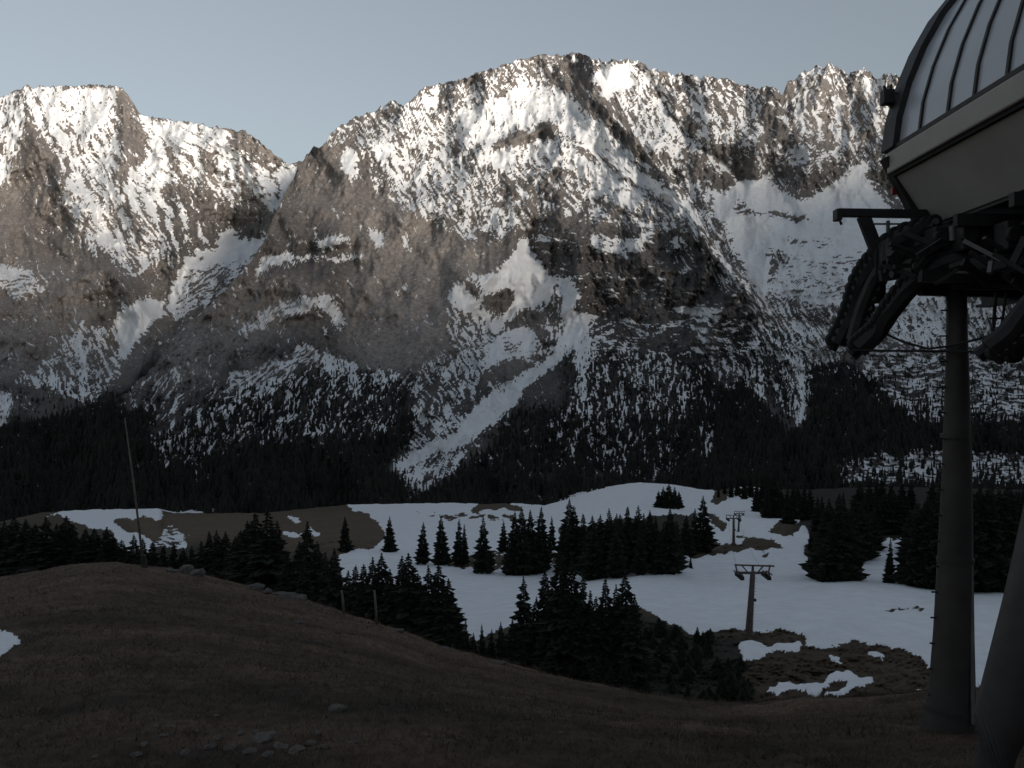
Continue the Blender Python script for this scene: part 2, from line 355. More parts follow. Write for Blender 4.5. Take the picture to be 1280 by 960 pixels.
# --- central massif, with the wooded lower slopes
topB = [(-900, 585), (-300, 560), (-100, 548), (0, 540), (60, 530), (110, 515), (150, 500), (185, 468), (215, 425), (260, 385), (300, 345), (325, 312), (335, 292), (348, 258), (362, 230), (374, 209), (392, 186),
        (408, 182), (412, 168), (425, 160), (440, 150), (458, 145), (475, 137), (490, 128), (505, 135), (530, 112), (550, 108), (570, 104), (590, 96), (610, 88), (640, 80), (665, 74), (680, 69), (700, 72), (715, 70), (728, 70),
        (738, 76), (752, 90), (768, 118), (790, 165), (812, 200), (838, 224), (862, 248), (876, 275), (890, 305), (915, 335), (935, 355), (952, 378), (975, 398), (1010, 405), (1060, 412), (1110, 428), (1150, 440), (1280, 450), (1600, 480), (2200, 520)]
polysB = [
 (.52, 60, [(412,165),(480,130),(530,108),(600,90),(650,80),(690,100),(740,150),(790,190),(840,230),(872,280),(850,280),(800,240),(760,240),(740,190),(680,165),(620,185),(595,205),(610,285),(590,292),(560,270),(545,262),(520,255),(500,240),(488,215),(470,200),(448,180)]),
 (.62, 60, [(448,178),(470,172),(500,150),(560,150),(600,180),(600,260),(575,275),(540,252),(510,252),(490,220),(470,196)]),
 (.32, 60, [(405,180),(412,165),(480,125),(560,95),(640,72),(735,62),(745,85),(690,98),(640,102),(600,112),(560,124),(520,142),(480,152),(450,172),(425,185)]),
 (.9, 60, [(528,112),(548,108),(545,128),(530,132)]),
 (.90, 90, [(575,140),(625,120),(650,108),(700,108),(722,128),(748,150),(765,168),(790,200),(775,205),(742,186),(735,192),(712,170),(690,156),(655,156),(630,170),(605,180),(590,180),(568,165)]),
 (.03, 150, [(598,190),(618,180),(650,163),(690,157),(694,163),(668,170),(640,183),(615,192)]),
 (.10, 60, [(702,66),(738,66),(740,100),(744,124),(772,148),(795,168),(790,172),(762,160),(735,140),(716,124),(704,100)]),
 (.97, 60, [(742,84),(760,90),(775,112),(768,124),(752,118),(742,104)]),
 (.80, 60, [(596,195),(640,186),(668,174),(700,170),(735,192),(748,215),(735,225),(700,212),(660,205),(630,212),(602,214)]),
 (.42, 60, [(592,212),(640,208),(690,206),(722,226),(760,228),(800,240),(830,262),(850,290),(830,300),(760,262),(700,268),(650,286),(612,280)]),
 (.25, 60, [(620,225),(660,215),(700,215),(718,240),(705,268),(660,275),(632,262)]),
 (.93, 30, [(722,164),(742,168),(762,182),(790,200),(802,212),(838,240),(868,258),(868,270),(850,262),(830,248),(800,232),(775,214),(745,202),(732,190)]),
 (.88, 0, [(742,205),(775,218),(800,240),(816,256),(800,262),(778,255),(748,240),(735,228)]),
 (.05, 30, [(795,188),(835,186),(862,222),(872,250),(845,238),(812,212)]),
 (.30, 30, [(868,262),(885,300),(920,340),(950,376),(958,400),(930,398),(905,358),(885,320),(868,290)]),
 (.85, 60, [(855,242),(866,246),(872,270),(878,296),(868,296),(858,272),(848,258)]),
 (.88, 0, [(740,292),(765,300),(795,298),(808,284),(814,292),(806,312),(784,318),(755,316),(738,304)]),
 (.70, 0, [(735,258),(765,270),(800,270),(820,278),(840,280),(830,284),(795,282),(760,280),(735,270)]),
 (.06, 0, [(662,295),(700,278),(732,272),(740,290),(738,310),(785,322),(815,315),(820,290),(858,285),(880,310),(905,358),(925,398),(850,392),(790,402),(722,394),(716,350),(692,345),(666,325)]),
 (.35, 60, [(840,300),(862,300),(872,330),(862,345),(846,330)]),
 (.6, 60, [(878,320),(890,330),(908,350),(905,362),(885,345)]),
 (.03, 60, [(335,290),(374,208),(405,182),(425,190),(440,232),(470,215),(500,262),(545,268),(600,292),(645,288),(640,312),(625,335),(600,345),(580,352),(562,372),(566,405),(556,432),(545,448),(520,462),(470,468),(440,450),(425,440),(428,395),(405,370),(340,345)]),
 (.93, 90, [(431,180),(442,186),(445,200),(443,218),(436,226),(430,215),(432,198)]),
 (.6, 90, [(460,205),(470,210),(478,235),(476,252),(466,235)]),
 (.35, 60, [(480,208),(505,240),(515,268),(508,270),(495,250)]),
 (.45, 60, [(500,235),(530,252),(560,275),(590,290),(600,305),(575,295),(540,280),(515,262)]),
 (.55, 90, [(608,250),(640,262),(648,285),(632,300),(615,300),(600,285)]),
 (.92, 0, [(396,302),(412,297),(436,295),(438,302),(420,306),(405,311),(392,308)]),
 (.85, 0, [(326,322),(342,316),(380,318),(410,320),(440,318),(455,315),(452,321),(425,327),(388,326),(352,328),(338,335),(322,345),(318,338)]),
 (.95, 90, [(463,286),(476,286),(478,292),(474,310),(471,312),(467,304),(463,294)]),
 (.95, 60, [(503,292),(511,294),(514,306),(513,314),(508,308),(503,300)]),
 (.9, 150, [(512,352),(510,356),(492,368),(490,366)]),
 (.90, 150, [(300,408),(322,402),(352,388),(386,376),(388,381),(366,390),(332,406),(306,418),(300,416)]),
 (.80, 150, [(322,392),(350,378),(378,374),(360,384),(332,396)]),
 (.92, 120, [(378,376),(400,368),(414,372),(424,385),(428,404),(424,414),(416,408),(412,392),(400,384),(384,388),(350,404),(346,400)]),
 (.0, 60, [(352,418),(368,400),(382,390),(402,396),(404,408),(390,424),(366,424)]),
 (.98, 90, [(650,293),(664,296),(667,318),(680,334),(692,346),(716,350),(722,372),(716,392),(700,398),(692,385),(676,378),(655,384),(640,396),(622,418),(610,412),(606,396),(588,394),(570,386),(560,372),(578,352),(600,342),(622,338),(636,322),(645,306)]),
 (.15, 120, [(590,388),(604,376),(620,365),(635,362),(642,372),(636,384),(622,396),(612,402),(606,384)]),
 (.25, 60, [(578,352),(594,350),(606,358),(600,378),(590,372)]),
 (.2, 120, [(672,385),(690,372),(694,350),(702,360),(706,382),(698,396),(684,402)]),
 (.52, 60, [(560,374),(575,388),(604,398),(618,418),(612,448),(600,470),(588,485),(572,470),(570,440),(564,412)]),
 (.94, 0, [(622,420),(640,410),(662,412),(676,420),(668,440),(640,452),(612,458),(600,454),(606,440)]),
 (.4, 0, [(630,425),(655,428),(650,440),(632,440)]),
 (.02, 150, [(610,462),(650,455),(690,440),(706,425),(698,445),(672,460),(640,470),(612,472)]),
 (.45, 90, [(676,405),(698,398),(706,415),(694,436),(672,442),(668,425)]),
 (.42, 60, [(520,462),(545,450),(560,436),(575,470),(600,485),(640,470),(670,462),(640,486),(610,506),(585,528),(560,545),(530,560),(505,575),(500,552),(520,540),(535,520),(520,490)]),
 (.20, 120, [(180,500),(215,488),(280,478),(330,460),(400,442),(440,452),(470,468),(520,464),(535,500),(528,530),(505,560),(470,560),(440,545),(330,565),(200,585)]),
 (.03, 120, [(215,490),(300,470),(350,430),(280,470),(230,500)]),
 (.90, 60, [(405,452),(420,444),(440,450),(452,478),(448,502),(438,480),(425,470),(412,470)]),
 (.75, 120, [(335,540),(350,508),(372,492),(376,500),(362,528),(342,540)]),
 (.85, 120, [(380,545),(392,505),(405,480),(425,470),(428,482),(412,515),(396,545)]),
 (.80, 90, [(465,468),(490,462),(492,480),(480,486),(468,482)]),
 (.80, 60, [(520,470),(532,480),(548,512),(552,538),(540,530),(525,500)]),
 (.82, 150, [(194,556),(224,540),(258,520),(284,488),(300,486),(345,470),(352,475),(325,496),(296,516),(268,536),(240,552),(212,568),(200,566)]),
 (.32, 120, [(200,566),(250,550),(300,525),(360,505),(330,540),(260,570),(215,592),(200,590)]),
 (.62, 150, [(290,468),(340,452),(382,430),(420,446),(395,452),(360,462),(318,480),(292,482)]),
 (.3, 120, [(150,490),(185,468),(222,462),(225,478),(190,492)]),
 (.99, 120, [(700,394),(714,388),(746,393),(734,406),(724,428),(704,448),(676,470),(656,486),(640,505),(620,526),(600,542),(582,560),(560,562),(540,570),(520,580),(506,592),(496,588),(494,578),(520,562),(545,552),(566,540),(585,525),(594,505),(622,492),(648,470),(670,458),(694,436),(704,414)]),
 (.55, 120, [(504,592),(530,574),(560,564),(585,562),(570,590),(545,600),(528,618),(512,622),(506,610)]),
 (.92, 90, [(712,450),(722,425),(735,405),(756,400),(748,425),(736,445),(742,470),(728,500),(716,500),(722,470)]),
 (.33, 0, [(740,400),(800,398),(860,400),(960,400),(975,440),(900,455),(820,440),(740,455)]),
 (.10, 0, [(790,420),(860,410),(880,425),(850,445),(800,440)]),
 (.85, 0, [(838,385),(868,382),(898,386),(902,400),(880,402),(850,392)]),
 (.34, 90, [(740,440),(820,440),(860,460),(900,455),(1000,440),(1010,480),(985,530),(960,480),(900,490),(880,560),(850,600),(780,600),(700,570),(680,530),(720,500)]),
 (.5, 60, [(950,372),(975,396),(1030,408),(1060,440),(1010,460),(960,440),(935,410)]),
 (.75, 90, [(978,440),(1000,430),(1012,480),(1004,535),(990,520)]),
 (.45, 0, [(1080,430),(1200,440),(1300,450),(1300,540),(1180,535),(1110,505),(1080,470)]),
 (.78, 0, [(1118,500),(1160,505),(1165,525),(1135,525)]),
 (.62, 0, [(1060,575),(1120,568),(1200,562),(1300,570),(1300,615),(1190,612),(1060,612),(1040,600)]),
 (.9, 0, [(900,592),(925,575),(952,572),(965,580),(945,592),(910,602)]),
 (.85, 0, [(890,530),(892,560),(880,585),(872,575),(882,545)]),
]
polysB[6:6] = fan(15, (446, 178), (605, 150), (508, 272), (612, 288), 5.0, 3.8, 60, 7, .98, .04)
polysB += fan(11, (735, 450), (870, 455), (740, 560), (858, 560), 4, 7, 90, 8, .85, .03)+fan(9, (905, 410), (1010, 420), (935, 490), (1012, 520), 4, 5, 60, 9, .97, .08)
polysB += fan(9, (520, 468), (600, 470), (520, 545), (600, 520), 4, 6, 60, 10, .95, .03)+fan(12, (230, 492), (420, 460), (200, 560), (400, 545), 3.0, 7, 120, 11, .85, .0)
polysB += [stroke(.95, 60, [(690,175),(740,205),(775,230),(800,245)], 5), stroke(.06, 30, [(690,160),(730,190),(760,205),(800,235)], 4), stroke(.08, 30, [(680,215),(715,235),(745,265)], 6), stroke(.9, 60, [(868,262),(888,305),(915,340),(950,378)], 3.5), stroke(.04, 60, [(862,262),(880,305),(905,345),(940,385)], 4),
 stroke(.9, 30, [(640,288),(668,300),(700,300)], 3), stroke(.7, 0, [(700,345),(750,350),(800,345)], 3), stroke(.7, 0, [(760,370),(820,365),(870,372)], 3), stroke(.85, 0, [(700,235),(740,238),(790,262)], 4), stroke(.05, 0, [(745,248),(790,270),(830,272)], 4)]
polysB += [p for p in polysB if p[2][0] in ((700,394), (650,293), (735,405))]+[p for p in polysB if p[2][0] in ((590,388), (578,352), (672,385))]
def depB(x, y):
    d = np.interp(y, [60, 120, 200, 300, 400, 480, 560, 640, 700], [2420, 2300, 2100, 1880, 1700, 1450, 1150, 900, 820])
    d = d-np.clip((x-760)/300, 0, 1)*60
    return d+np.clip((330-x)/500, 0, 1)*np.clip((y-380)/200, 0, 1)*150
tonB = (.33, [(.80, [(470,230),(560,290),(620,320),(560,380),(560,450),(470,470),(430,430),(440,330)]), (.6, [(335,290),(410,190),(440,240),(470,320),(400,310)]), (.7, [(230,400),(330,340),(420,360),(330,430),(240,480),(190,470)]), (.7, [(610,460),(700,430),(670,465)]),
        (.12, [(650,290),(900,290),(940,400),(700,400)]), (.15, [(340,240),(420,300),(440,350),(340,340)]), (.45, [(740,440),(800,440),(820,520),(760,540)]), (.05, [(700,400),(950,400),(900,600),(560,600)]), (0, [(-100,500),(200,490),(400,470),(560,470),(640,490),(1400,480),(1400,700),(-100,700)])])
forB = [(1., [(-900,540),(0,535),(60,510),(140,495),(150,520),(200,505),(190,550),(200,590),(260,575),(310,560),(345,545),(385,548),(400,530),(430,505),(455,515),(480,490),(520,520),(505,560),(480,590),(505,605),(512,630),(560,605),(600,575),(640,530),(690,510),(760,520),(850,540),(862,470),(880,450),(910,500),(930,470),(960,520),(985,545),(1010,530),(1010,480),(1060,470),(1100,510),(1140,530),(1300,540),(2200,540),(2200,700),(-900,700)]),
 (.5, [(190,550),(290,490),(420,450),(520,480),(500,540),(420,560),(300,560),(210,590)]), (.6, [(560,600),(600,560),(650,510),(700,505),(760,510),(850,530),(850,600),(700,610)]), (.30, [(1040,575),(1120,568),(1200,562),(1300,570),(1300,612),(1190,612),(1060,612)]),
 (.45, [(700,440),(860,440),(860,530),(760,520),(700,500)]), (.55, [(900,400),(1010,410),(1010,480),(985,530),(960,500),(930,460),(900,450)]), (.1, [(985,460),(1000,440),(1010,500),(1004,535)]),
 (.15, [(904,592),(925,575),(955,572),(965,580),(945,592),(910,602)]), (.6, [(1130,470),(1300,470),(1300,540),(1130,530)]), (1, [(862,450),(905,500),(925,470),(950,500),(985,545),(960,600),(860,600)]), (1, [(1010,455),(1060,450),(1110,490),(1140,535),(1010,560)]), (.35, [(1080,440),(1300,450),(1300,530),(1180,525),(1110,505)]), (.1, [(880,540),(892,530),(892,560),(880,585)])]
gulB = [([(742,70),(742,120),(790,170),(850,245),(885,310),(955,385)], 20, 110), ([(655,290),(690,345),(650,380),(600,400)], 22, -70), ([(745,393),(705,445),(640,500),(570,560),(505,595)], 22, -45),
        ([(600,188),(690,158)], 7, 45), ([(410,170),(440,250),(420,300)], 20, 60), ([(560,290),(560,440)], 45, 60), ([(380,380),(300,440),(200,490)], 40, 60), ([(700,280),(780,330),(850,300),(900,390)], 40, 60),
        ([(330,320),(440,310)], 8, -30), ([(570,145),(540,240),(600,290)], 20, -30)]
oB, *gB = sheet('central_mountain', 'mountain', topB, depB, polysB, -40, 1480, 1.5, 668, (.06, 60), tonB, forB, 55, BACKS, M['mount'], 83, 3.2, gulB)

# --- unseen range added behind the camera, crest heights shaped to shade valley and lower slopes
def add_shadow_range():
    s_ = np.array([math.sin(R(SUN_ROT)), math.cos(R(SUN_ROT))]); p_ = np.array([-s_[1], s_[0]])
    u = np.arange(-7000, 9001, 40.)
    H = np.interp(u, [-7000, -2000, 0, 445, 640, 850, 1054, 1400, 1700, 2000, 2450, 4000, 9000], [900, 960, 930, 850, 800, 725, 700, 750, 980, 1200, 1300, 1350, 1100])
    H = H+26*fbm(u/260, u*0, 5, 4)
    rows = []
    for k, (d, f) in enumerate([(900, -.35), (1300, 0.05), (1900, .5), (2400, .88), (2600, 1), (2800, .85), (3600, .3), (4600, -.4)]):
        n = 40*perlin(u/300, u*0+k, 8)*(0 if f == 1 else 1)
        rows.append(np.stack([s_[0]*d+p_[0]*u, s_[1]*d+p_[1]*u, H*f-60*(1-f)+n], -1))
    G = np.stack(rows, 0); one = np.ones(G.shape[:2])
    me = grid_mesh('shadow_range', G, {'snow': one*.4, 'tone': one*.4, 'veg': one*.3}); me.materials.append(M['mount'])
    o = link(bpy.data.objects.new('shadow_range', me)); o['kind'] = 'structure'
add_shadow_range()

# ------------------------------------------------------------------ valley meadow
vtx = [-900, -300, 0, 55, 120, 200, 205, 330, 430, 480, 560, 600, 640, 680, 710, 740, 770, 800, 840, 885, 900, 930, 960, 1000, 1100, 1280, 2200]
vty = [655, 655, 652, 640, 637, 636, 641, 641, 631, 630, 629, 630, 629, 632, 624, 614, 607, 603, 606, 613, 612, 608, 610, 612, 608, 612, 620]
def yv_top(px): return np.interp(px, vtx, vty)
def valley_Y(px, py):
    yt = yv_top(px); q = 632+(py-yt)*(368/(1000-yt))
    return np.interp(q, [632, 640, 655, 665, 675, 700, 720, 760, 790, 830, 870, 900, 1000], [780, 660, 500, 400, 330, 262, 228, 165, 132, 107, 90, 80, 60])
def valley_P(px, py):
    return P3(px, py, float(valley_Y(px, py)))
def valley():
    xs = np.concatenate([np.arange(-900, -20, 12.), np.arange(-20, 1300, 1.6), np.arange(1300, 2200, 12.)])
    yt = yv_top(xs)-.8*fbm(xs/14, xs*0, 21, 3)
    # rows denser towards the far edge
    t = np.concatenate([np.linspace(0, .35, 60, endpoint=False), np.linspace(.35, 1, 210)])[:, None]
    PY = 1000+(yt[None, :]-1000)*t; PX = np.broadcast_to(xs[None], PY.shape).copy()
    pm = PMap(-100, 1400, 560, 1010)
    snow = [
     (1, [(50,642),(90,637),(200,632),(202,646),(160,648),(140,654),(150,660),(178,672),(162,674),(146,668),(130,662),(112,656),(96,650)]),
     (1, [(140,668),(170,664),(200,676),(190,690),(150,690)]),
     (.55, [(205,655),(240,668),(235,690),(195,680)]),
     (1, [(352,646),(372,648),(380,656),(362,652)]), (1, [(355,662),(378,668),(376,674),(356,670)]), (.9, [(388,656),(398,665),(395,672),(388,666)]),
     (1, [(430,632),(440,625),(700,620),(700,700),(620,700),(420,700),(420,690),(450,688),(470,684),(482,670),(478,656),(460,642)]),
     (.0, [(590,634),(598,629),(640,627),(662,633),(650,637),(610,638),(585,640)]),
     (.25, [(500,641),(640,644),(700,650),(640,650),(540,646)]), (.3, [(610,652),(700,652),(690,658),(640,656)]),
     (.35, [(560,690),(640,688),(700,690),(690,704),(620,712),(600,706)]),
     (1, [(420,694),(500,690),(560,708),(640,712),(700,705),(860,690),(870,640),(680,660),(680,632),(740,610),(800,595),(890,606),(895,620),(880,632),(900,630),(930,606),(950,612),(950,640),(985,632),(1000,650),(1012,668),(1000,690),(1020,712),(1060,726),(1280,732),(1400,732),(1400,905),(1200,905),(1170,850),(1150,822),(1108,808),(1060,802),(1045,812),(1010,806),(1000,792),(930,790),(860,788),(800,760),(600,790),(560,770),(430,740)]),
     (1, [(560,775),(600,768),(620,790),(590,800),(566,790)]),
     (.0, [(858,690),(884,672),(915,667),(946,670),(985,683),(975,687),(930,688),(885,694),(860,700)]),
     (1, [(884,676),(905,668),(935,672),(925,678),(900,682)]),
     (.05, [(958,665),(975,652),(1000,652),(1002,664),(985,670),(965,668)]), (.2, [(944,690),(966,690),(964,694),(948,694)]),
     (.0, [(880,640),(892,644),(908,655),(905,664),(888,655)]),
     (.15, [(1002,706),(1012,708),(1030,722),(1045,728),(1030,728),(1010,716)]),
     (.9, [(1056,700),(1070,680),(1110,672),(1140,672),(1140,722),(1100,732),(1050,730)]),
     (0, [(1020,640),(1060,650),(1065,690),(1045,726),(1020,715)]),
     (0, [(1140,640),(1400,640),(1400,734),(1140,730)]),
     (.1, [(1095,768),(1120,762),(1160,758),(1150,764),(1110,768)]),
     (0, [(880,790),(940,786),(1000,790),(1012,800),(990,808),(960,800),(940,806),(930,818),(905,830),(880,830)]),
     (.92, [(920,806),(940,800),(950,798),(960,806),(990,802),(1004,800),(1000,812),(960,818),(955,828),(930,826),(922,816)]),
     (0, [(1060,806),(1110,806),(1150,822),(1172,850),(1172,900),(880,900),(880,832),(960,830),(1010,812)]),
     (.95, [(945,866),(985,856),(1030,852),(1042,842),(1062,836),(1096,846),(1086,856),(1060,868),(1015,872),(1010,862),(975,868)]),
     (0, [(1020,866),(1040,852),(1062,850),(1055,862),(1035,866)]),
     (.9, [(1085,812),(1104,815),(1104,824),(1085,820)]), (.9, [(1036,816),(1048,820),(1056,830),(1040,830)]), (.9, [(1137,854),(1154,856),(1152,864),(1138,862)]),
    ]
    d = pm.at(pm.paint(0, snow, 1), PX, PY)
    nz = fbm(PX/11, PY/3.6, 7, 5, 2.1, .68)
    u = .5*(1+np.tanh(nz*1.2))
    sn = np.clip((d-(.12+.76*u))/.14+.5, 0, 1); sn = np.where(d > .965, 1, sn); sn = np.where(d < .02, 0, sn)
    tone = pm.at(pm.paint(.25, [(.75, [(140,640),(340,640),(340,680),(200,680)]), (.6, [(340,636),(480,640),(480,690),(360,690)]), (.5, [(590,626),(660,626),(660,640),(590,640)]), (.3, [(860,660),(990,660),(990,695),(860,695)]), (.2, [(900,790),(1180,800),(1180,900),(900,900)])], 2), PX, PY)
    veg = pm.at(pm.paint(0, [(1, [(960,600),(1400,600),(1400,732),(1140,728),(1142,672),(1100,672),(1050,690),(1040,724),(1015,700)]), (.8, [(700,620),(890,630),(880,690),(700,705)]),
                            (.9, [(0,655),(160,675),(330,690),(430,700),(440,780),(0,780)]), (.9, [(540,785),(640,800),(800,770),(930,800),(930,900),(500,900)])], 3), PX, PY)
    D = valley_Y(PX, PY)*(1-.012*(1-sn)*fbm(PX/18, PY/7, 31, 4)-.02*fbm(PX/90, PY/30, 32, 2))
    hump = pm.at(pm.paint(0, [(1, [(130,641),(330,641),(330,676),(180,676)]), (1, [(345,636),(470,640),(480,686),(370,690)]), (1, [(960,654),(1002,650),(1002,668),(962,668)])], 6), PX, PY)
    D = D*(1-.05*hump)
    D = D-.006*D*fbm(PX/5, PY/2.5, 33, 3)*(1-.9*sn)
    # a snow-free edge lies a little lower than the snow sheet beside it
    G = np.stack([(PX-640)/F*D, D, (480-PY)/F*D], -1)
    G[..., 2] += (blur(sn, 1)-.5)*.35+.35*perlin(G[..., 0]/17, G[..., 1]/22, 41)+.12*perlin(G[..., 0]/5, G[..., 1]/7, 42)
    last = G[-1]; b = []
    for dy, dz in ((60, 14), (250, 30), (700, 60)):
        r = last.copy(); r[:, 1] += dy; r[:, 2] -= dz; b.append(r[None])
    G = np.concatenate([G]+b, 0); ext = lambda a: np.concatenate([a]+[a[-1:]]*3, 0)
    me = grid_mesh('valley_meadow', G, {'snow': ext(sn), 'tone': ext(tone), 'veg': ext(veg)}); me.materials.append(M['meadow'])
    o = link(bpy.data.objects.new('valley_meadow', me)); o['kind'] = 'structure'
valley()

# ------------------------------------------------------------------ foreground hill
cx_ = [-1500, -300, 0, 60, 100, 140, 180, 240, 300, 330, 380, 430, 470, 500, 560, 620, 700, 780, 850, 900, 950, 1000, 1050, 1100, 1150, 1220, 1300, 2600]
cy_ = [860, 770, 722, 710, 704, 701, 704, 714, 728, 737, 747, 765, 778, 790, 812, 828, 846, 860, 870, 876, 877, 873, 873, 870, 866, 866, 864, 850]
def crest_y(px): return np.interp(px, cx_, cy_)
def crest_Y(px): return np.interp(px, [-1500, 0, 200, 500, 800, 1100, 1300, 2600], [26, 33, 34, 30, 27, 25, 24, 22])
def hill_Z(px, Y):
    """height of the hill along one bearing, at depth Y"""
    Yc = crest_Y(px); zc = (480-crest_y(px))/F*Yc; zb = -.435*12
    q = np.clip((Y-12)/(Yc-12), 0, 1)
    z = zb+(zc-zb)*(q*.75+.25*q*q*(3-2*q)) + .35*np.sin(q*math.pi)*0
    z = np.where(Y < 12, zb+(12-Y)*.015, z)
    s = np.maximum(Y-Yc, 0)
    zend = -31.5; 
    z = np.where(Y > Yc, zc+zc/Yc*s-np.where(s < 5, s*s*.012, .3+(s-5)*.12), z)
    return np.maximum(z, zend-(Y-60)*.1)
def hill_n(x, y):
    return .10*fbm(x/3.2, y/3.2, 61, 4)+.25*perlin(x/9, y/9, 62)+.045*fbm(x/.6, y/.6, 63, 4)
def hill():
    xs = np.concatenate([np.arange(-1500, -60, 15.), np.arange(-60, 1340, 3.), np.arange(1340, 2600, 15.)])
    Ys = np.concatenate([np.geomspace(1.0, 9.5, 16, endpoint=False), np.linspace(9.5, 36, 330), np.linspace(36.4, 100, 60)])
    PX = np.broadcast_to(xs[None], (len(Ys), len(xs))); YY = np.broadcast_to(Ys[:, None], PX.shape)
    X = (PX-640)/F*YY; Z = hill_Z(PX, YY)
    Z = Z+hill_n(X, YY)
    PYY = 480-Z/YY*F
    sn = inpoly(PX+4*perlin(PX/5, YY*4, 3), PYY+3*perlin(PX/6, YY*3, 4), [(-90,788),(-40,784),(8,790),(20,796),(26,803),(14,812),(0,822),(-40,826),(-90,812)])*1.
    tone = np.clip(.42+.5*fbm(X/6, YY/1.6, 71, 5)+.3*np.clip((YY-22)/8, 0, 1), 0, 1)
    veg = np.clip(.9*fbm(X/4, YY/1.6, 75, 4)-.1+.45*np.exp(-((YY-14.5)/2.6)**2)*(PX < 760), 0, .85)  # random dark patches, plus a darker band across the near left turf
    G = np.stack([X, YY, Z+.05*sn], -1)
    me = grid_mesh('grassy_hill', G, {'snow': sn, 'tone': tone, 'veg': veg}); me.materials.append(M['turf'])
    o = link(bpy.data.objects.new('grassy_hill', me)); o['kind'] = 'structure'
    # ground beside and behind the camera
    a = np.linspace(-260, 260, 80); b = np.linspace(-260, 1.5, 40); XX, Y2 = np.meshgrid(a, b)
    Z2 = -5.25+.25*perlin(XX/9, Y2/9, 62)-.1-np.maximum(np.abs(XX)-6, 0)*.03*(Y2 > -2)
    Z2 = Z2-np.maximum(np.hypot(XX, Y2)-60, 0)*.15
    me = grid_mesh('hilltop', np.stack([XX, Y2, Z2], -1), {'snow': XX*0, 'tone': XX*0+.5, 'veg': XX*0}); me.materials.append(M['turf'])
    o = link(bpy.data.objects.new('hilltop', me)); o['kind'] = 'structure'
hill()
def ground(px, Y):
    x = (px-640)/F*Y
    return Vector((x, Y, float(hill_Z(np.float64(px), np.float64(Y)))+float(hill_n(np.float64(x), np.float64(Y)))))

# dry grass -----------------------------------------------------------
def dry_grass():
    rng = np.random.default_rng(5); n = 120000
    px = rng.uniform(-120, 1400, n); Y = 10.5+rng.beta(1.1, 1.5, n)*26
    k = (fbm(px/60, Y/1.5, 66, 3)+rng.normal(0, .5, n)) > -.3; px = px[k]; Y = Y[k]
    Y = np.minimum(Y, crest_Y(px)+1.5); n = len(px)
    x = (px-640)/F*Y; z = hill_Z(px, Y)+hill_n(x, Y)
    py = 480-z/Y*F; k = ~((px < 24) & (py > 786) & (py < 826)); px, Y, x, z = px[k], Y[k], x[k], z[k]; n = len(px)
    h = rng.gamma(4, .017, n)*(.5+.9*np.clip(fbm(px/25, Y/.7, 68, 3)+.5, 0, 1.4))+.02; a = rng.uniform(0, 6.28, n); ln = rng.uniform(.3, 1.3, n)*h; wd = rng.uniform(.004, .011, n)
    la = rng.uniform(0, 6.28, n)
    B = np.stack([x, Y, z-.01], -1)
    V = np.stack([B-np.stack([np.cos(a)*wd, np.sin(a)*wd, 0*a], -1), B+np.stack([np.cos(a)*wd, np.sin(a)*wd, 0*a], -1), B+np.stack([np.cos(la)*ln, np.sin(la)*ln, h], -1)], 1).reshape(-1, 3)
    me = mesh_np('dry_grass', V, T=np.arange(3*n).reshape(-1, 3), smooth=False); me.materials.append(M['grass'])
    o = link(bpy.data.objects.new('dry_grass', me)); tag(o, 'short brown dry grass covering the near hillside', 'grass', kind='stuff')
dry_grass()

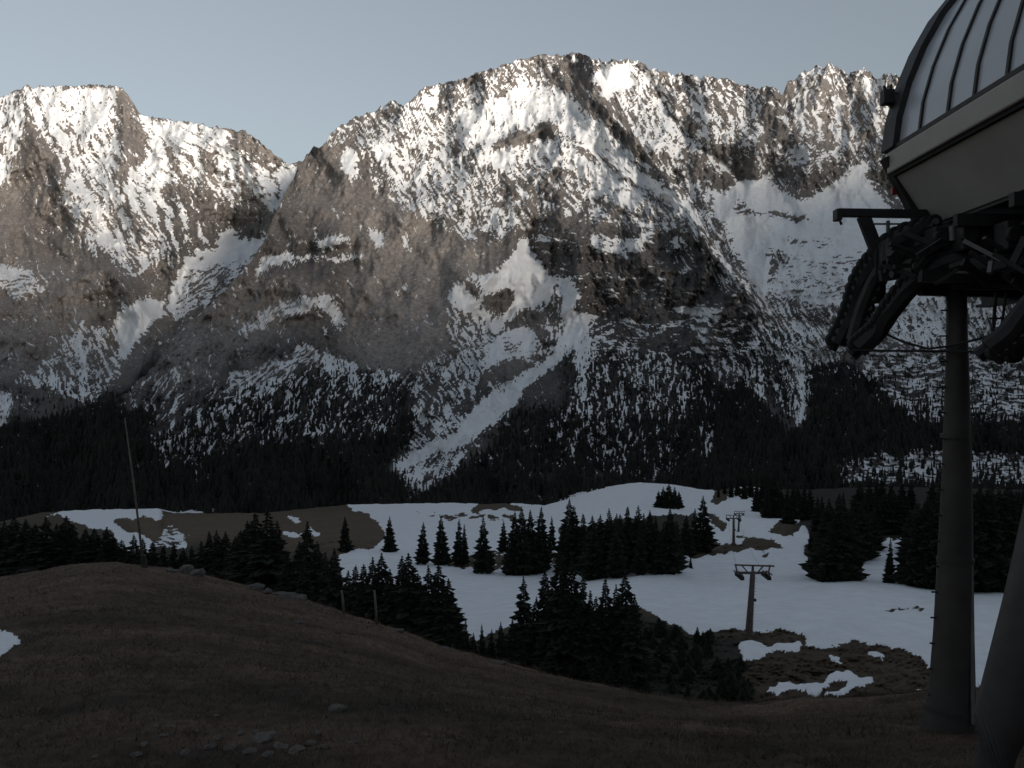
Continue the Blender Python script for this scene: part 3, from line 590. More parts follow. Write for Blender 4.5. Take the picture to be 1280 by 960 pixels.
# ------------------------------------------------------------------ forest on the mountain sides (could not be counted)
def cone_template(seed):
    rg = np.random.default_rng(seed); V = []; T = []
    tiers = [(.02, .17, .40), (.22, .15, .62), (.42, .12, .80), (.60, .085, 1.0)]
    for (z0, r, z1) in tiers:
        n = 6; b = len(V); r = r*rg.uniform(.85, 1.15)
        for i in range(n):
            a = i/n*6.283+rg.uniform(-.3, .3); q = r*rg.uniform(.75, 1.25)
            V.append((q*math.cos(a), q*math.sin(a), z0+rg.uniform(-.03, .03)))
        V.append((0, 0, z1))
        for i in range(n): T.append((b+i, b+(i+1) % n, b+n))
    return np.array(V), np.array(T)
def scatter_forest(name, label, data, n, hmin, hmax, seed, xr, yr, dmap_pow=1.0):
    PX, PY, G, pm, fd = data; rg = np.random.default_rng(seed)
    x = rg.uniform(xr[0], xr[1], n*3); y = rg.uniform(yr[0], yr[1], n*3)
    f = pm.at(fd, x, y); k = rg.uniform(0, 1, len(x)) < f**dmap_pow*.95
    x = x[k][:n]; y = y[k][:n]; f = f[k][:n]
    ic = np.clip(np.searchsorted(PX[0], x), 0, PX.shape[1]-1)
    y0 = PY[0][ic]; y1 = PY[-1][ic]
    tr = (y-y0)/(y1-y0); ok = (tr > 0) & (tr < .99); ic, tr, f, y = ic[ok], tr[ok], f[ok], y[ok]
    ir = (tr*(PX.shape[0]-1)).astype(int)
    B = G[ir, ic]; m = len(B)
    h = rg.uniform(hmin, hmax, m)*(.55+.45*np.clip(f, 0, 1))*np.clip(.5+(y-420)/200, .45, 1)
    tpl = [cone_template(s) for s in range(8)]
    Vs, Ts = [], []; off = 0
    for t, (V, T) in enumerate(tpl):
        idx = np.arange(m)[t::8]; a = rg.uniform(0, 6.28, len(idx)); c, s_ = np.cos(a)[:, None], np.sin(a)[:, None]
        hh = h[idx][:, None]; wv = rg.uniform(.85, 1.4, len(idx))[:, None]
        vx = (V[None, :, 0]*c-V[None, :, 1]*s_)*hh*wv; vy = (V[None, :, 0]*s_+V[None, :, 1]*c)*hh*wv; vz = V[None, :, 2]*hh-.6
        W = np.stack([vx+B[idx][:, None, 0], vy+B[idx][:, None, 1], np.broadcast_to(vz, vx.shape)+B[idx][:, None, 2]], -1)
        Vs.append(W.reshape(-1, 3)); Ts.append((T[None]+np.arange(len(idx))[:, None, None]*len(V)+off).reshape(-1, 3)); off += W.shape[0]*W.shape[1]
    me = mesh_np(name, np.concatenate(Vs), T=np.concatenate(Ts), smooth=False); me.materials.append(M['needles_far'])
    o = link(bpy.data.objects.new(name, me)); tag(o, label, 'forest', kind='stuff')
scatter_forest('mountain_forest', 'dark conifer forest covering the lower slopes below the cliffs', gB, 24000, 9, 17, 3, (-180, 1540), (395, 668))
scatter_forest('ravine_forest', 'dark conifers on the slope below the left mountain', gA, 2500, 8, 15, 4, (-100, 330), (440, 600))
scatter_forest('cirque_forest', 'sparse trees below the snow bowl on the right', gC, 700, 8, 14, 5, (950, 1330), (385, 470))

# ------------------------------------------------------------------ single spruces
def spruce_proto(seed, width, dens=1.0, low=.05):
    rg = random.Random(seed); V = []; T = []; H = 10.0
    def tri(a, b, c):
        i = len(V); V.extend([a, b, c]); T.append((i, i+1, i+2))
    nw = int(34*dens); ph = 0
    for k in range(nw):
        q = k/(nw-1); z = H*(low+(.985-low)*q**.93)
        r = width*H*((1-q)**.85)*(1+.22*math.sin(k*1.7+seed))*min(1, .62+q*4)+.10
        nb = int(rg.uniform(8, 11)*(1-.45*q)); ph += rg.uniform(.3, 1.2)
        for b in range(nb):
            if rg.random() < .08: continue
            a = ph+b/nb*6.283+rg.uniform(-.25, .25); L = r*rg.uniform(.62, 1.2)
            ca, sa = math.cos(a), math.sin(a); d0 = Vector((ca, sa, 0)); sd = Vector((-sa, ca, 0))
            droop = L*rg.uniform(.22, .5); w0 = L*.20+.05
            p0 = Vector((0, 0, z)); p1 = p0+d0*L*.55+Vector((0, 0, -droop*.45)); p2 = p0+d0*L+Vector((0, 0, -droop*.75+L*.05))
            tri(p0, p1-sd*w0, p1+sd*w0); tri(p1-sd*w0, p2, p1+sd*w0)
            tri(p0+Vector((0, 0, .12)), p1+Vector((0, 0, -w0*1.6)), p2)     # hanging curtain of twigs
            for s in (-1, 1):
                for f in (.35, .6, .82):
                    m = p0.lerp(p2, f)+Vector((0, 0, -.05)); l2 = L*.34*(1.15-f)+.06
                    e = m+d0*l2*.8+sd*s*l2+Vector((0, 0, -l2*rg.uniform(.3, .9)))
                    tri(m-d0*l2*.25, m+d0*l2*.35, e)
    tip = Vector((0, 0, H))
    for a in (0, 2.1, 4.2): tri(tip, Vector((.10*math.cos(a), .10*math.sin(a), H*.93)), Vector((.10*math.cos(a+2.1), .10*math.sin(a+2.1), H*.93)))
    me = mesh_np('crown', np.array([tuple(v) for v in V]), T=np.array(T), smooth=False); me.materials.append(M['needles'])
    TV = []; TQ = []; n = 7
    for k, (z, r) in enumerate(((-.8, .24), (0, .19), (.5, .16), (3, .12), (7, .06), (9.6, .015))):
        for i in range(n): TV.append((r*math.cos(i/n*6.283), r*math.sin(i/n*6.283), z))
    for k in range(5):
        for i in range(n): TQ.append((k*n+i, k*n+(i+1) % n, (k+1)*n+(i+1) % n, (k+1)*n+i))
    tm = mesh_np('trunk', np.array(TV), np.array(TQ)); tm.materials.append(M['bark'])
    return me, tm
PROTO = [spruce_proto(1, .17), spruce_proto(2, .20), spruce_proto(3, .235), spruce_proto(4, .15), spruce_proto(5, .225, .9), spruce_proto(6, .19, 1.1), spruce_proto(7, .33, .8, .01)]
crown0 = []; trunk0 = []
TREES = []
rt = random.Random(77)
def spruce(px, ptop, pbase, label, group=None, kind=None, Y=None, wide=1.0, on_hill=False, name='spruce_tree'):
    if kind is None: kind = rt.choice([0, 1, 2, 5, 1, 3])
    if Y is None: base = valley_P(px, pbase)
    else: base = P3(px, pbase, Y)
    h = (pbase-ptop)/F*base.y
    o = empty(name, base, rt.uniform(0, 6.28)); s = h/10.0
    o.scale = (s*wide*rt.uniform(.92, 1.1), s*wide*rt.uniform(.92, 1.1), s); o.rotation_euler.x = R(rt.uniform(-1.5, 1.5)); o.rotation_euler.y = R(rt.uniform(-1.5, 1.5))
    c = link(bpy.data.objects.new('crown', PROTO[kind][0]), o); t = link(bpy.data.objects.new('trunk', PROTO[kind][1]), o)
    tag(o, label, 'tree', group); TREES.append((px, ptop)); return o
ORD = ['leftmost', 'second', 'third', 'fourth', 'fifth', 'sixth', 'seventh', 'eighth', 'ninth', 'tenth', 'eleventh', 'twelfth', 'thirteenth', 'fourteenth', 'fifteenth', 'sixteenth', 'seventeenth',
       'eighteenth', 'nineteenth', 'twentieth', 'twenty-first', 'twenty-second', 'twenty-third', 'twenty-fourth', 'twenty-fifth', 'twenty-sixth', 'twenty-seventh', 'twenty-eighth', 'twenty-ninth', 'thirtieth', 'thirty-first', 'thirty-second', 'thirty-third', 'thirty-fourth', 'thirty-fifth', 'thirty-sixth']
def row(items, what, group, **kw):
    items = sorted(items)
    for i, it in enumerate(items):
        o_ = ORD[i] if i < len(ORD) else 'number %d' % (i+1)
        lab = what.replace('#', o_ if i == 0 else o_+' from the left')
        spruce(*it[:3], lab, group, **({'kind': it[3]} if len(it) > 3 else {}), **kw)
# isolated ones, each with its own look
spruce(432, 645, 691, 'small spruce standing alone on the brown mound at its snowy foot', 'spruces on the far meadow')
spruce(487, 645, 691, 'broad dark spruce at the right end of the brown mound', 'spruces on the far meadow', kind=2)
spruce(1112, 672, 731, 'slender young spruce standing alone in the snowy gap in the right-hand forest', 'spruces at the piste edge', kind=3)
spruce(1014, 660, 686, 'small round spruce on the piste edge left of the right-hand forest', 'spruces at the piste edge', kind=2)
row([(823, 613, 635, 2), (829, 608, 635, 4), (836, 604, 636, 2), (843, 608, 636, 4), (849, 614, 635, 2)], 'spruce # of the small clump on the white snow mound', 'spruces on the snow mound', wide=1.5)
row([(528, 652, 704), (552, 644, 706, 2), (573, 648, 706, 0), (580, 655, 706, 3), (604, 644, 716, 4), (629, 650, 690, 1)], 'dark spruce, # in the row across the snowfield', 'spruces in a row on the snowfield')
row([(642, 638, 718, 2), (652, 632, 719, 1), (664, 636, 718, 2), (676, 632, 714, 1), (690, 645, 690, 0), (636, 668, 716, 1), (672, 660, 717, 2)], 'dark spruce, # in the clump at mid snowfield', 'spruces at mid snowfield')
st = [(712, 630, 706), (720, 640, 715), (728, 634, 716), (740, 636, 718), (752, 632, 700), (760, 640, 720), (768, 630, 700), (776, 638, 718), (786, 636, 700), (795, 640, 716), (803, 632, 700), (812, 640, 718),
      (820, 636, 716), (830, 640, 720), (838, 636, 716), (850, 640, 700), (858, 645, 694), (868, 640, 692), (878, 622, 690), (888, 640, 668), (745, 650, 722), (732, 655, 720), (772, 655, 722), (800, 660, 720), (825, 665, 720), (846, 660, 710), (706, 650, 712), (780, 645, 712), (815, 648, 712), (840, 650, 712)]
rs_ = random.Random(4); st = [(a+rs_.uniform(-3, 3), b+rs_.uniform(-9, 12), c+rs_.uniform(-6, 3), rs_.choice([0, 1, 2, 3, 5, 4])) for a, b, c in st]
row(st, 'dark spruce in the dense stand above the piste, #', 'spruces in the dense stand above the piste', wide=1.2)
row([(1163-300, 694, 714, 3), (848, 700, 716, 0)], 'tiny spruce on the snow at the foot of the dense stand, #', 'tiny spruces on the piste')
row([(655, 720, 830, 1), (684, 708, 845, 1), (700, 686, 850, 2), (716, 694, 850, 1), (728, 716, 850, 0), (738, 738, 850, 3), (757, 720, 850, 1), (772, 730, 850, 0), (784, 714, 850, 2), (792, 742, 855, 1), (745, 745, 852, 2), (668, 745, 845, 2), (690, 730, 850, 4), (708, 720, 852, 4), (770, 750, 850, 2), (725, 745, 852, 4)],
    'tall spruce, # in the stand below the snowfield', 'tall spruces below the snowfield', wide=1.12)
row([(408, 690, 800), (420, 684, 805), (434, 712, 800), (444, 706, 810), (456, 704, 812), (466, 696, 815), (478, 690, 812, 2), (490, 710, 820), (502, 694, 818, 1), (512, 690, 822, 2), (522, 716, 822), (538, 706, 825, 1), (549, 704, 826, 2), (560, 722, 828, 2), (450, 730, 815, 4), (495, 735, 820, 4), (530, 740, 822, 4), (470, 735, 815, 4)],
    'dark spruce rising just behind the hill crest, #', 'spruces behind the hill crest', wide=1.35)
row([(560, 776, 835, 3), (570, 784, 838, 0), (581, 772, 840, 3), (592, 790, 842, 1), (603, 780, 842, 3), (614, 786, 842, 0), (626, 776, 845, 1), (640, 772, 848, 2), (588, 800, 842, 6), (610, 802, 844, 6), (632, 796, 846, 6), (575, 802, 840, 6), (650, 790, 850, 6)],
    'low young spruce or bush beside the bare snow strip, #', 'young spruces by the snow strip')
rq = random.Random(31); it = []
for k in range(150):
    x = 648+k*1.93+rq.uniform(-4, 4); t = rq.random()
    top_ = float(np.interp(x, [640, 700, 780, 800, 840, 880, 905, 925, 940], [775, 775, 770, 768, 764, 774, 788, 806, 830])); cr_ = float(crest_y(x))
    ht = rq.uniform(26, 44) if x < 790 else rq.uniform(13, 24)
    b = top_+ht+t*max(0, cr_+8-top_-ht); it.append((x, b-ht, b, rq.choice([1, 2, 4, 0, 5])))
arrs = []
for me_, _t in PROTO:
    v_ = np.empty(len(me_.vertices)*3, np.float32); me_.vertices.foreach_get('co', v_); arrs.append(v_.reshape(-1, 3))
Vs = []
for q in it:
    base = valley_P(q[0], q[2]); h = (q[2]-q[1])/F*base.y; sc_ = h/10; wd_ = rq.choice([1.3, 1.7, 2.3])*(1.0 if q[0] < 790 else 1.35)
    v_ = arrs[q[3]]; a_ = rq.uniform(0, 6.28); c_, s2 = math.cos(a_), math.sin(a_)
    Vs.append(np.stack([(v_[:, 0]*c_-v_[:, 1]*s2)*sc_*wd_+base.x, (v_[:, 0]*s2+v_[:, 1]*c_)*sc_*wd_+base.y, v_[:, 2]*sc_+base.z], -1))
Vs = np.concatenate(Vs); me_ = mesh_np('spruce_thicket', Vs, T=np.arange(len(Vs)).reshape(-1, 3), smooth=False); me_.materials.append(M['needles'])
tag(link(bpy.data.objects.new('spruce_thicket', me_)), 'black thicket of low spruce scrub between the piste and the grassy slope', 'thicket', kind='stuff')
# dark mass on the left
row([(310, 650, 770, 2), (322, 638, 772, 2), (333, 636, 775, 4), (345, 650, 772, 1)], 'biggest spruces of the left-hand wood, #', 'biggest spruces on the left', wide=1.5)
row([(372, 676, 785, 1), (384, 650, 780, 1), (395, 676, 785, 2), (360, 688, 785, 4), (380, 700, 790, 4)], 'spruce in front of the brown mound, #', 'spruces in front of the brown mound', wide=1.4)
row([(168, 668, 740), (180, 672, 742), (192, 676, 742), (204, 682, 742), (216, 678, 742), (228, 684, 742), (240, 682, 744), (251, 676, 744), (262, 664, 745), (273, 662, 746), (283, 664, 746), (293, 670, 748), (300, 662, 750), (246, 700, 746, 4), (270, 696, 750, 4), (292, 700, 755, 4), (210, 700, 745, 4), (185, 698, 742, 4), (228, 706, 745, 4)],
    'dark spruce in the hedge of trees behind the left crest, #', 'spruces behind the left crest', wide=1.7)
row([(-10, 640, 740, 2), (6, 650, 740), (20, 643, 740, 1), (33, 648, 740, 2), (46, 654, 740), (58, 645, 740, 1), (70, 654, 740), (82, 644, 738, 2), (94, 654, 738), (106, 660, 738), (118, 660, 738, 2), (132, 658, 738, 1), (143, 668, 738), (154, 674, 738, 2), (28, 670, 740, 4), (62, 672, 740, 4), (98, 680, 740, 4), (128, 684, 740, 4), (10, 668, 740, 4), (78, 678, 740, 4), (145, 690, 738, 4)],
    'dark spruce in the far left wood, #', 'spruces of the far left wood', wide=1.9)
# right-hand forest
row([(1028, 640, 722, 1), (1036, 622, 726, 2), (1046, 616, 728, 1), (1056, 628, 727, 2), (1066, 634, 704, 1), (1076, 626, 700, 2), (1084, 642, 696, 0), (1092, 632, 690, 1), (1040, 650, 729, 4), (1060, 655, 712, 4)],
    'tall spruce, # in the forest edge left of the snowy gap', 'spruces left of the snowy gap', wide=1.3)
row([(1140, 636, 732, 1), (1149, 626, 734, 2), (1160, 618, 735, 2), (1172, 610, 736, 1), (1184, 620, 736, 2), (1196, 612, 737, 1), (1210, 604, 738, 2), (1224, 614, 738, 1), (1237, 600, 739, 2), (1250, 610, 739, 1), (1264, 602, 740, 2), (1278, 612, 740, 1), (1294, 600, 740, 2), (1312, 606, 740, 2), (1330, 600, 741, 1), (1350, 608, 741, 2), (1372, 600, 742, 2), (1395, 606, 742, 1), (1420, 600, 742, 2), (1322, 655, 741, 4), (1362, 655, 742, 4), (1404, 655, 742, 4),
     (1145, 660, 733, 4), (1166, 655, 736, 4), (1190, 655, 737, 4), (1218, 655, 738, 4), (1244, 655, 739, 4), (1270, 655, 740, 4), (1155, 680, 735, 4), (1180, 685, 737, 4), (1230, 680, 739, 4), (1256, 685, 740, 4)],
    'tall spruce, # in the dark forest right of the snowy gap', 'spruces right of the snowy gap', wide=1.2)
rr = random.Random(10); it = []
for k in range(54):
    x = 1052+k*7.1+rr.uniform(-3, 3); b = 668+rr.uniform(-8, 40)
    if 1085 < x < 1136: b = min(b, 668)
    it.append((x, b-rr.uniform(44, 64), b, rr.choice([1, 2, 4])))
for q in sorted(it): spruce(*q[:3], 'dark spruce inside the black wood behind the snowy gap on the right', 'spruces inside the right-hand wood', kind=q[3], wide=1.5)
rr = random.Random(9); it = []
for k in range(34):
    x = 985+k*9+rr.uniform(-3, 3); b = 660+rr.uniform(-14, 26)-(10 if x > 1060 else 0)
    if x < 1020: b = min(b, 655)
    it.append((x, b-rr.uniform(34, 48), b))
row(it, 'dark spruce in the rear rank of the right-hand forest, #', 'spruces in the rear of the right-hand forest', wide=1.25)
row([(898, 606, 622), (906, 596, 618), (914, 600, 622), (922, 592, 620), (930, 596, 624), (938, 588, 622), (946, 594, 630), (953, 590, 640, 2), (961, 596, 645, 2), (968, 590, 648, 2), (976, 600, 645), (984, 606, 648), (992, 604, 650), (945, 610, 640, 4), (958, 612, 648, 4)],
    'dark spruce on the knoll behind the far lift tower, #', 'spruces on the knoll')

# ------------------------------------------------------------------ mesh builder for steelwork
class MB:
    def __init__(s): s.v = []; s.f = []
    def quadbox(s, c8):
        i = len(s.v); s.v += [tuple(p) for p in c8]
        s.f += [(i, i+3, i+2, i+1), (i+4, i+5, i+6, i+7), (i, i+1, i+5, i+4), (i+1, i+2, i+6, i+5), (i+2, i+3, i+7, i+6), (i+3, i, i+4, i+7)]
    def box(s, c, d, rot=None):
        c = Vector(c); q = []
        for sz in (-1, 1):
            for sx, sy in ((-1, -1), (1, -1), (1, 1), (-1, 1)):
                v = Vector((sx*d[0]/2, sy*d[1]/2, sz*d[2]/2)); q.append(c+(rot @ v if rot else v))
        s.quadbox(q); return s
    def beam(s, a, b, w, h=None, up=Vector((0, 0, 1))):
        a = Vector(a); b = Vector(b); h = h or w; d = (b-a).normalized()
        if abs(d.dot(up)) > .98: up = Vector((0, 1, 0))
        x = d.cross(up).normalized(); y = x.cross(d)
        q = []
        for p in (a, b):
            for sx, sy in ((-1, -1), (1, -1), (1, 1), (-1, 1)): q.append(p+x*sx*w/2+y*sy*h/2)
        s.quadbox(q); return s
    def tube(s, pts, rad, n=10, cap=True):
        pts = [Vector(p) for p in pts]; k0 = len(s.v)
        if not hasattr(rad, '__len__'): rad = [rad]*len(pts)
        for i, p in enumerate(pts):
            d = (pts[min(i+1, len(pts)-1)]-pts[max(i-1, 0)]).normalized()
            up = Vector((0, 1, 0)) if abs(d.z) > .9 else Vector((0, 0, 1))
            x = d.cross(up).normalized(); y = x.cross(d)
            for j in range(n):
                a = j/n*2*math.pi; s.v.append(tuple(p+x*math.cos(a)*rad[i]+y*math.sin(a)*rad[i]))
        for i in range(len(pts)-1):
            for j in range(n): s.f.append((k0+i*n+j, k0+i*n+(j+1) % n, k0+(i+1)*n+(j+1) % n, k0+(i+1)*n+j))
        if cap:
            s.f.append(tuple(k0+j for j in range(n))[::-1]); e = k0+(len(pts)-1)*n; s.f.append(tuple(e+j for j in range(n)))
        return s
    def build(s, name, m, parent=None, bevel=0, smooth=False):
        me = bpy.data.meshes.new(name); me.from_pydata(s.v, [], s.f); me.update(); me.materials.append(m)
        if smooth:
            for p in me.polygons: p.use_smooth = len(p.vertices) == 4
        o = link(bpy.data.objects.new(name, me), parent)
        if bevel:
            b = o.modifiers.new('bevel', 'BEVEL'); b.width = bevel; b.segments = 2; b.limit_method = 'ANGLE'
        return o
exec_station = True

# ------------------------------------------------------------------ lift towers on the piste
def lift_tower(px, pyb, pyt, pxt, label, double=False, Y=None, xs=1.0):
    b = valley_P(px, pyb) if Y is None else P3(px, pyb, Y)
    Y = b.y; h = (pyb-pyt)/F*Y; lean = (pxt-px)/F*Y
    o = empty('lift_tower', b); tag(o, label, 'lift tower', 'lift towers along the piste')
    top = Vector((lean, 0, h)); L = Vector((0, 0, 0))
    r0 = .062*h; 
    m = MB(); m.tube([Vector((0, 0, -1.2)), L, top*.5, top], [r0*1.02, r0, r0*.82, r0*.66], 14); m.build('mast', M['brownsteel'], o, smooth=True)
    m = MB(); m.tube([L-Vector((0, 0, 1.2)), Vector((0, 0, .02*h))], [r0*1.9, r0*1.7], 14); m.build('footing', M['stone'], o)
    m = MB(); m.box((lean*.6+r0*1.0, -.0, h*.55), (.35, .25, .35)); m.build('junction_box', M['dark'], o, .01)
    W = 3.05*h/10; x0 = top.x
    m = MB()      # top truss frame
    m.beam((x0-W*.98, 0, h+.13*h), (x0+W*1.15, 0, h+.11*h), .035*h, .022*h); m.beam((x0-W*.75, 0, h), (x0+W*.75, 0, h), .05*h, .035*h)
    for s in (-1, 1):
        m.beam((x0+s*W*.93, 0, h+.13*h), (x0+s*W*.85, 0, h-.0*h), .02*h); m.beam((x0+s*W*.25, 0, h), (x0+s*W*.6, 0, h+.125*h), .018*h); m.beam((x0+s*W*.05, 0, h), (x0+s*W*.02, 0, h+.125*h), .018*h)
    m.build('crossarm', M['brownsteel'], o)
    for s in (-1, 1):
        m = MB(); yy = .11*h
        m.beam((x0+s*W*.72, -yy*1.7, h-.015*h), (x0+s*W*.72, yy*1.7, h-.015*h), .03*h, .03*h)
        m.beam((x0+s*W*.60, 0, h-.03*h), (x0+s*W*.90, 0, h-.03*h), .03*h, .04*h)
        sh = m.build('sheave_beam', M['dark'], o)
        for k in range(4):
            yk = -yy*1.5+k*yy
            w_ = MB(); w_.tube([(x0+s*W*.72-.03*h, yk, h-.055*h), (x0+s*W*.72+.03*h, yk, h-.055*h)], .033*h, 12)
            w_.build('sheave', M['rubber'], sh)
        m = MB(); m.box((x0+s*W*.88, 0, h+.0*h), (.02*h, .34*h, .012*h)); m.build('catwalk', M['dark'], o)
    m = MB()
    for k in range(int(h/.45)):
        t = (k+1)*.45/h
        if t < .96: m.box((lean*t+r0*1.0, -.05, t*h), (.3, .03, .03))
    m.build('ladder', M['dark'], o)
    if double:
        pass
    return o, b, Vector((x0, 0, h)), W
t1 = lift_tower(936, 792, 716, 941, 'brown lift tower with a broad T crossarm standing nearest on the piste')
t2 = lift_tower(917, 680, 648, 917, 'left and nearer of the two small lift towers far up the piste')
t3 = lift_tower(923, 664, 642, 924, 'right and farther of the two small lift towers far up the piste')
for s in (-1, 1):
    m = MB(); pts = []
    T = [(t[1]+t[2]+Vector((s*t[3]*.72, 0, -.02*t[2].z))) for t in (t1, t2, t3)]
    for a, b in zip(T[:-1], T[1:]):
        for k in range(8):
            q = k/8; p = a.lerp(b, q); p.z -= 4*q*(1-q)*(b-a).length*.012; pts.append(p)
    pts.append(T[-1]); m.tube(pts, .02, 6)
    o = m.build('lift_cable', M['dark']); tag(o, 'thin steel cable on the %s side of the lift towers' % ('left' if s < 0 else 'right'), 'cable', 'cables between the lift towers')

# ------------------------------------------------------------------ poles on the hill crest
m = MB(); b = ground(181, 33.5); top = P3(156, 522, 33.5)
bx = b.copy(); o = empty('marker_pole', bx); tag(o, 'tall thin leaning pole on the left end of the grassy crest', 'pole')
m.tube([Vector((0, 0, -.4)), (top-bx)*.5, top-bx], [.05, .038, .024], 10); m.build('shaft', M['wood'], o, smooth=True)
m = MB(); m.tube([Vector((0, 0, -.15)), Vector((-.06, 0, .45))], [.13, .10], 10); m.build('socket', M['dark'], o)
for (px, pyt, ttl) in ((430, 738, 'left of the two short fence posts on the crest of the hill'), (471, 738, 'right of the two short fence posts on the crest of the hill')):
    Yc = float(crest_Y(px))-.6; b = ground(px, Yc); top = P3(px-3, pyt, Yc)
    m = MB(); m.tube([Vector((0, 0, -.2)), (top-b)*.5+Vector((.01, 0, 0)), top-b], [.045, .042, .036], 8)
    o = m.build('fence_post', M['wood'], smooth=True); o.location = b; tag(o, ttl, 'post', 'fence posts on the crest')

# ------------------------------------------------------------------ rocks
def rock_mesh(seed, nsub=3):
    import bmesh
    bm = bmesh.new(); bmesh.ops.create_icosphere(bm, subdivisions=nsub, radius=1)
    rg = random.Random(seed); off = Vector((rg.uniform(-50, 50), rg.uniform(-50, 50), rg.uniform(-50, 50)))
    from mathutils import noise as N
    cuts = [(Vector((rg.gauss(0, 1), rg.gauss(0, 1), rg.gauss(0, 1)+.3)).normalized(), rg.uniform(.55, .85)) for _ in range(8)]
    for v in bm.verts:
        p = v.co.copy()
        for nrm, d in cuts:
            q = p.dot(nrm)
            if q > d: p -= nrm*(q-d)*.9
        p *= 1+.16*N.noise(p*2.2+off)+.07*N.noise(p*6+off)
        v.co = p
    me = bpy.data.meshes.new('rock'); bm.to_mesh(me); bm.free(); me.materials.append(M['stone']); return me
RM = [rock_mesh(i) for i in range(6)]
def rock(name, px, Y, size, label, group, sq=(1, .8, .6), k=0, sink=.35):
    b = ground(px, Y); o = bpy.data.objects.new(name, RM[k % 6]); link(o)
    o.location = b+Vector((0, 0, size*sq[2]*(1-sink)-size*sq[2]*.5)); o.scale = (size*sq[0], size*sq[1], size*sq[2]); o.rotation_euler = (0, 0, k*1.3)
    tag(o, label, name.replace('_', ' ') if name != 'stone' else 'stone', group)
cr = [(232, .42, (1, .8, .85), 'grey boulder standing highest, at the left of the crest rocks'), (246, .36, (1.3, .8, .75), 'wide grey boulder right beside the highest crest rock'), (214, .28, (1.6, .8, .5), 'low flat rock left of the highest crest boulder'),
      (318, .34, (1.5, .9, .7), 'grey boulder where the crest steps down left of centre'), (334, .28, (1.2, .9, .6), 'small rock just right of the boulder at the step in the crest'),
      (364, .36, (1.8, .9, .55), 'long low pale rock on the descending crest'), (376, .3, (1.4, .9, .6), 'rounded rock at the right end of the long low pale rock'), (352, .25, (1.4, .9, .5), 'small rock at the left end of the long low pale rock'),
      (496, .22, (1.8, .9, .5), 'small pale rock on the crest right of the fence posts'), (556, .18, (1.8, .9, .5), 'small flat rock on the crest below the dark spruces'), (622, .18, (2.2, .9, .4), 'flat stone on the crest below the tall spruce stand')]
for i, (px, sz, sq, lab) in enumerate(cr): rock('boulder', px, float(crest_Y(px))-.5, sz*.85, lab, 'rocks along the hill crest', sq, i)
def Yhill(px, py):
    Ys = np.linspace(9, 34, 400); yy = 480-hill_Z(np.full(400, float(px)), Ys)/Ys*F
    i = int(np.argmin(np.abs(yy-py))); return float(Ys[i])
pb = [(420, 899, .16), (331, 938, .19), (350, 949, .13), (262, 945, .10), (300, 930, .08), (322, 928, .07), (195, 920, .06), (218, 920, .06), (204, 930, .09), (272, 937, .08), (287, 950, .09), (395, 936, .09), (390, 945, .09), (372, 955, .12), (180, 940, .08), (170, 948, .08), (232, 952, .09), (310, 955, .11),
      (150, 935, .06), (245, 925, .05), (440, 950, .07), (120, 950, .06), (405, 956, .08), (335, 957, .10), (270, 905, .06), (425, 855, .06), (232, 823, .06), (372, 776, .16), (268, 741, .09), (85, 706, .10), (498, 862, .07), (560, 905, .06), (700, 930, .06), (640, 890, .05)]
for i, (px, py, sz) in enumerate(pb):
    k = sorted(range(len(pb)), key=lambda j: pb[j][0]).index(i)
    big = 'larger pale stone' if sz >= .15 else 'pale stone' if sz >= .09 else 'small pale stone'
    rock('stone', px, Yhill(px, py), sz, '%s on the near turf, %s' % (big, ORD[k] if k == 0 else ORD[k]+' from the left of all those stones'), 'stones on the near turf', (1.2, .9, .5), i, .4)

# ------------------------------------------------------------------ chairlift station
XW = 6.85                                     # side wall plane
Y0, Y1 = 16.0, 3.0                            # far end, near end (beyond the frame)
st_ = empty('chairlift_station', (8.5, 15, -6.4)); OFF = Vector((8.5, 15, -6.4))
tag(st_, 'large chairlift station hood with curved glazing on tapering pillars at the right', 'lift station')
def part(mb, name, m, bevel=0, smooth=False, parent=None):
    mb.v = [tuple(Vector(p)-OFF) for p in mb.v]
    return mb.build(name, m, parent or st_, bevel, smooth)
# hood profile (x, z): from band top up and over
prof = []
pp = [(6.88, 4.22), (6.95, 4.75), (7.12, 5.35), (7.38, 5.98), (7.72, 6.58), (8.15, 7.12), (8.7, 7.6), (9.4, 8.0), (10.3, 8.25)]
def bulge(p, d): # offset outward
    return (p[0]-d*.85, p[1]+d*.3)
def rib(Y, wid, dep, name, m, pts=pp, inset=0, up=0):
    mb = MB(); n = len(pts); k0 = 0
    for i, p in enumerate(pts):
        a = Vector((p[0], 0, p[1])); b_ = Vector(pts[min(i+1, n-1)]+()) if 0 else None
        t0 = pts[max(i-1, 0)]; t1_ = pts[min(i+1, n-1)]; t = Vector((t1_[0]-t0[0], 0, t1_[1]-t0[1])).normalized(); nr = Vector((-t.z, 0, t.x))
        for dn in (inset-dep, inset):
            for dy in (-wid/2, wid/2):
                q = a+nr*(-dn) if 0 else a+nr*dn; mb.v.append((q.x, Y+dy, q.z))
    for i in range(n-1):
        a = i*4; b2 = a+4
        for (u, v) in ((0, 1), (1, 3), (3, 2), (2, 0)): mb.f.append((a+u, a+v, b2+v, b2+u))
    mb.f.append((0, 2, 3, 1)); e = (n-1)*4; mb.f.append((e, e+1, e+3, e+2))
    return part(mb, name, m)
rib(Y0+.02, .50, .42, 'end_rim', M['dark'], inset=.11)
ys = [14.95, 13.98, 13.18, 12.30, 11.4, 10.5, 9.6, 8.7, 7.8, 6.9, 6.0, 5.1, 4.2, 3.2]
yy = [Y0-.15]+ys
for i, y in enumerate(ys): rib(y, .07, .10, 'mullion', M['dark'], inset=.035)
